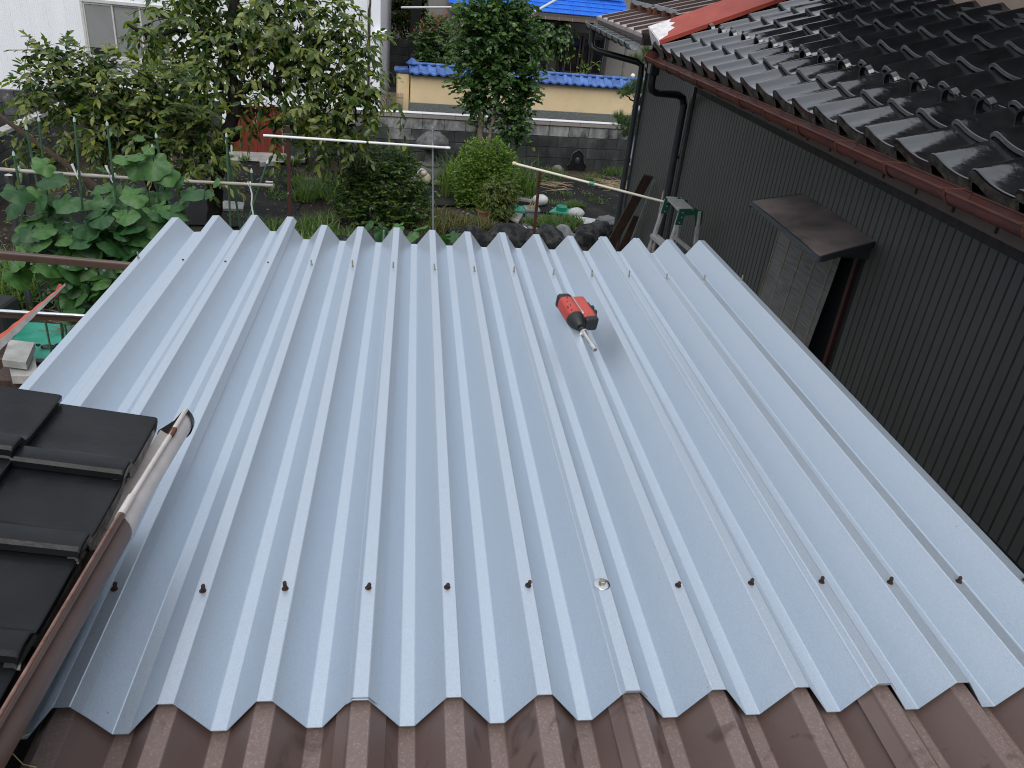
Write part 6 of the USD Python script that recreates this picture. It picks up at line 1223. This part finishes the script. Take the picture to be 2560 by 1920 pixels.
m = MB(); m.lathe([(.040, 0), (.039, .02), (.030, .045), (.021, .062), (.018, .068), (0, .068)], T(.034, .031, 0), 18, axis=ax); put('nose', m, tool_black, dv, smooth=50)
m = MB(); m.lathe([(.0125, 0), (.0125, .022), (.011, .025), (0, .025)], T(.098, .031, 0), 14, axis=ax); put('chuck', m, M('tool_steel_dark', (.05, .05, .052), None, 5, .3, metal=.8), dv, smooth=50)
m = MB(); m.lathe([(0, -.004), (.021, -.004), (.021, .0), (.014, .004), (.0095, .008)], T(.126, .031, 0), 18, axis=ax); m.lathe([(.0095, 0), (.0095, .075), (.0125, .085), (.0125, .118), (.0085, .119), (.008, .105), (0, .105)], T(.126, .031, 0), 16, axis=ax); put('socket', m, M('worn_socket_steel', (.55, .53, .5), (.66, .64, .6), 40, .3, metal=.9), dv, smooth=40)
m = MB(); 
for a_ in (-.035, -.008): m.add(*rbox(a_ - .010, a_ + .010, -.108, -.086, -.02, .004, .006))
m.add(*rbox(-.035, -.005, -.098, -.092, -.012, -.004, .003)); put('belt_clip', m, tool_black, dv, smooth=40)
m = MB()
for a_, s_ in ((-.035, .045), (-.06, .03), (.0, .058), (.02, .05), (-.01, .04)): m.add(*rbox(a_ - .004, a_ + .004, s_ - .0015, s_ + .0015, .030, .0362, .001))
put('air_slots', m, tool_black, dv); m = MB(); m.add(*rbox(.012, .030, -.014, -.002, .012, .026, .005)); put('switch', m, white_plastic, dv, smooth=40); m = MB(); m.add(*rbox(-.085, .03, -.004, .001, .010, .033, .002)); put('seam_edge', m, M('pale_seam', (.40, .33, .3), None, 5, .5), dv)

# ------------------------------------------------------------------ litter on the ground
def litter(name, label, area, n, mat, seed, smin, smax, cat='litter', z=.012, leafy=True):
    rg = np.random.default_rng(seed); x0, x1, y0, y1 = area
    xy = np.c_[rg.uniform(x0, x1, n * 3), rg.uniform(y0, y1, n * 3)]
    k = meshkit.fbm(np.c_[xy * 1.1, np.full(len(xy), seed)], 3, seed); xy = xy[np.argsort(-k - .25 * rg.random(len(k)))[:n]]
    xy = xy[(xy[:, 0] < 3.7) | (xy[:, 1] > 7.9)]; xy = xy[xy[:, 1] < 13.6 + .125 * (xy[:, 0] - 2.7)]; n = len(xy)
    s = rg.uniform(smin, smax, n); P = np.c_[xy, np.full(n, z + .02)]
    if leafy: V, F = leaf_arrays(P, np.c_[rg.normal(0, 1, (n, 2)), rg.normal(0, .25, n)], s * 2, s * .5, 'small', rg, .2, .35)
    else:
        T = np.array([[1, 0, 0], [0, 1, 0], [-1, 0, 0], [0, -1, 0], [0, 0, .7], [0, 0, -.7]]); F = np.array([[0, 1, 4], [1, 2, 4], [2, 3, 4], [3, 0, 4], [1, 0, 5], [2, 1, 5], [3, 2, 5], [0, 3, 5]])
        V = P[:, None] + T[None] * s[:, None, None] * rg.uniform(.5, 1.3, (n, 6, 1)) - [0, 0, .01]
    put(name, flatten(V, F), mat, None, False, label, cat, None, 'stuff', np.repeat(rg.random(n), V.shape[1]))
litter('leaf_litter', 'brown fallen leaves scattered over the soil and black fabric', (-4, 6.4, 5, 13.6), 2600, leafmat('litter_leaf', (.03, .02, .012), (.08, .055, .03), (.19, .14, .07), .1, .7), 3, .012, .03)
litter('gravel', 'small pale stones scattered over the garden soil', (-4, 6.4, 5, 13.6), 1500, grey_stone, 5, .006, .022, 'gravel', leafy=False)
grass('weeds', 'short weeds sprouting through the soil all over the garden', [(a_, b_, 0, r_) for a_, b_, r_ in zip(np.random.default_rng(1).uniform(-3.5, 5.8, 46), np.random.default_rng(2).uniform(8.6, 13.4, 46), np.random.default_rng(4).uniform(.06, .22, 46)) if a_ < 3.6 or b_ > 9.5], 2600, .075, .006, L_grass, 91, .9)

rp = random.Random(12)
for k in range(16):
    x_ = 2.7 + k * .11; y_ = 9.62 + .02 * k + rp.uniform(-.08, .08); s_ = rp.uniform(.03, .06)
    stone('pebble', 'small rounded pebble in the row behind the dark edging rocks, %s' % ['first at the left end', 'second from the left', 'third from the left', 'fourth from the left', 'fifth from the left', 'sixth from the left', 'seventh from the left', 'eighth from the left', 'eighth from the right', 'seventh from the right', 'sixth from the right', 'fifth from the right', 'fourth from the right', 'third from the right', 'second from the right', 'last at the right end'][k], (x_, y_, .05), (s_ * 1.3, s_, s_ * .8), [grey_stone, slab_m, white_stone][k % 3], 120 + k, rp.uniform(0, 3), .12, 'pebble', 1)
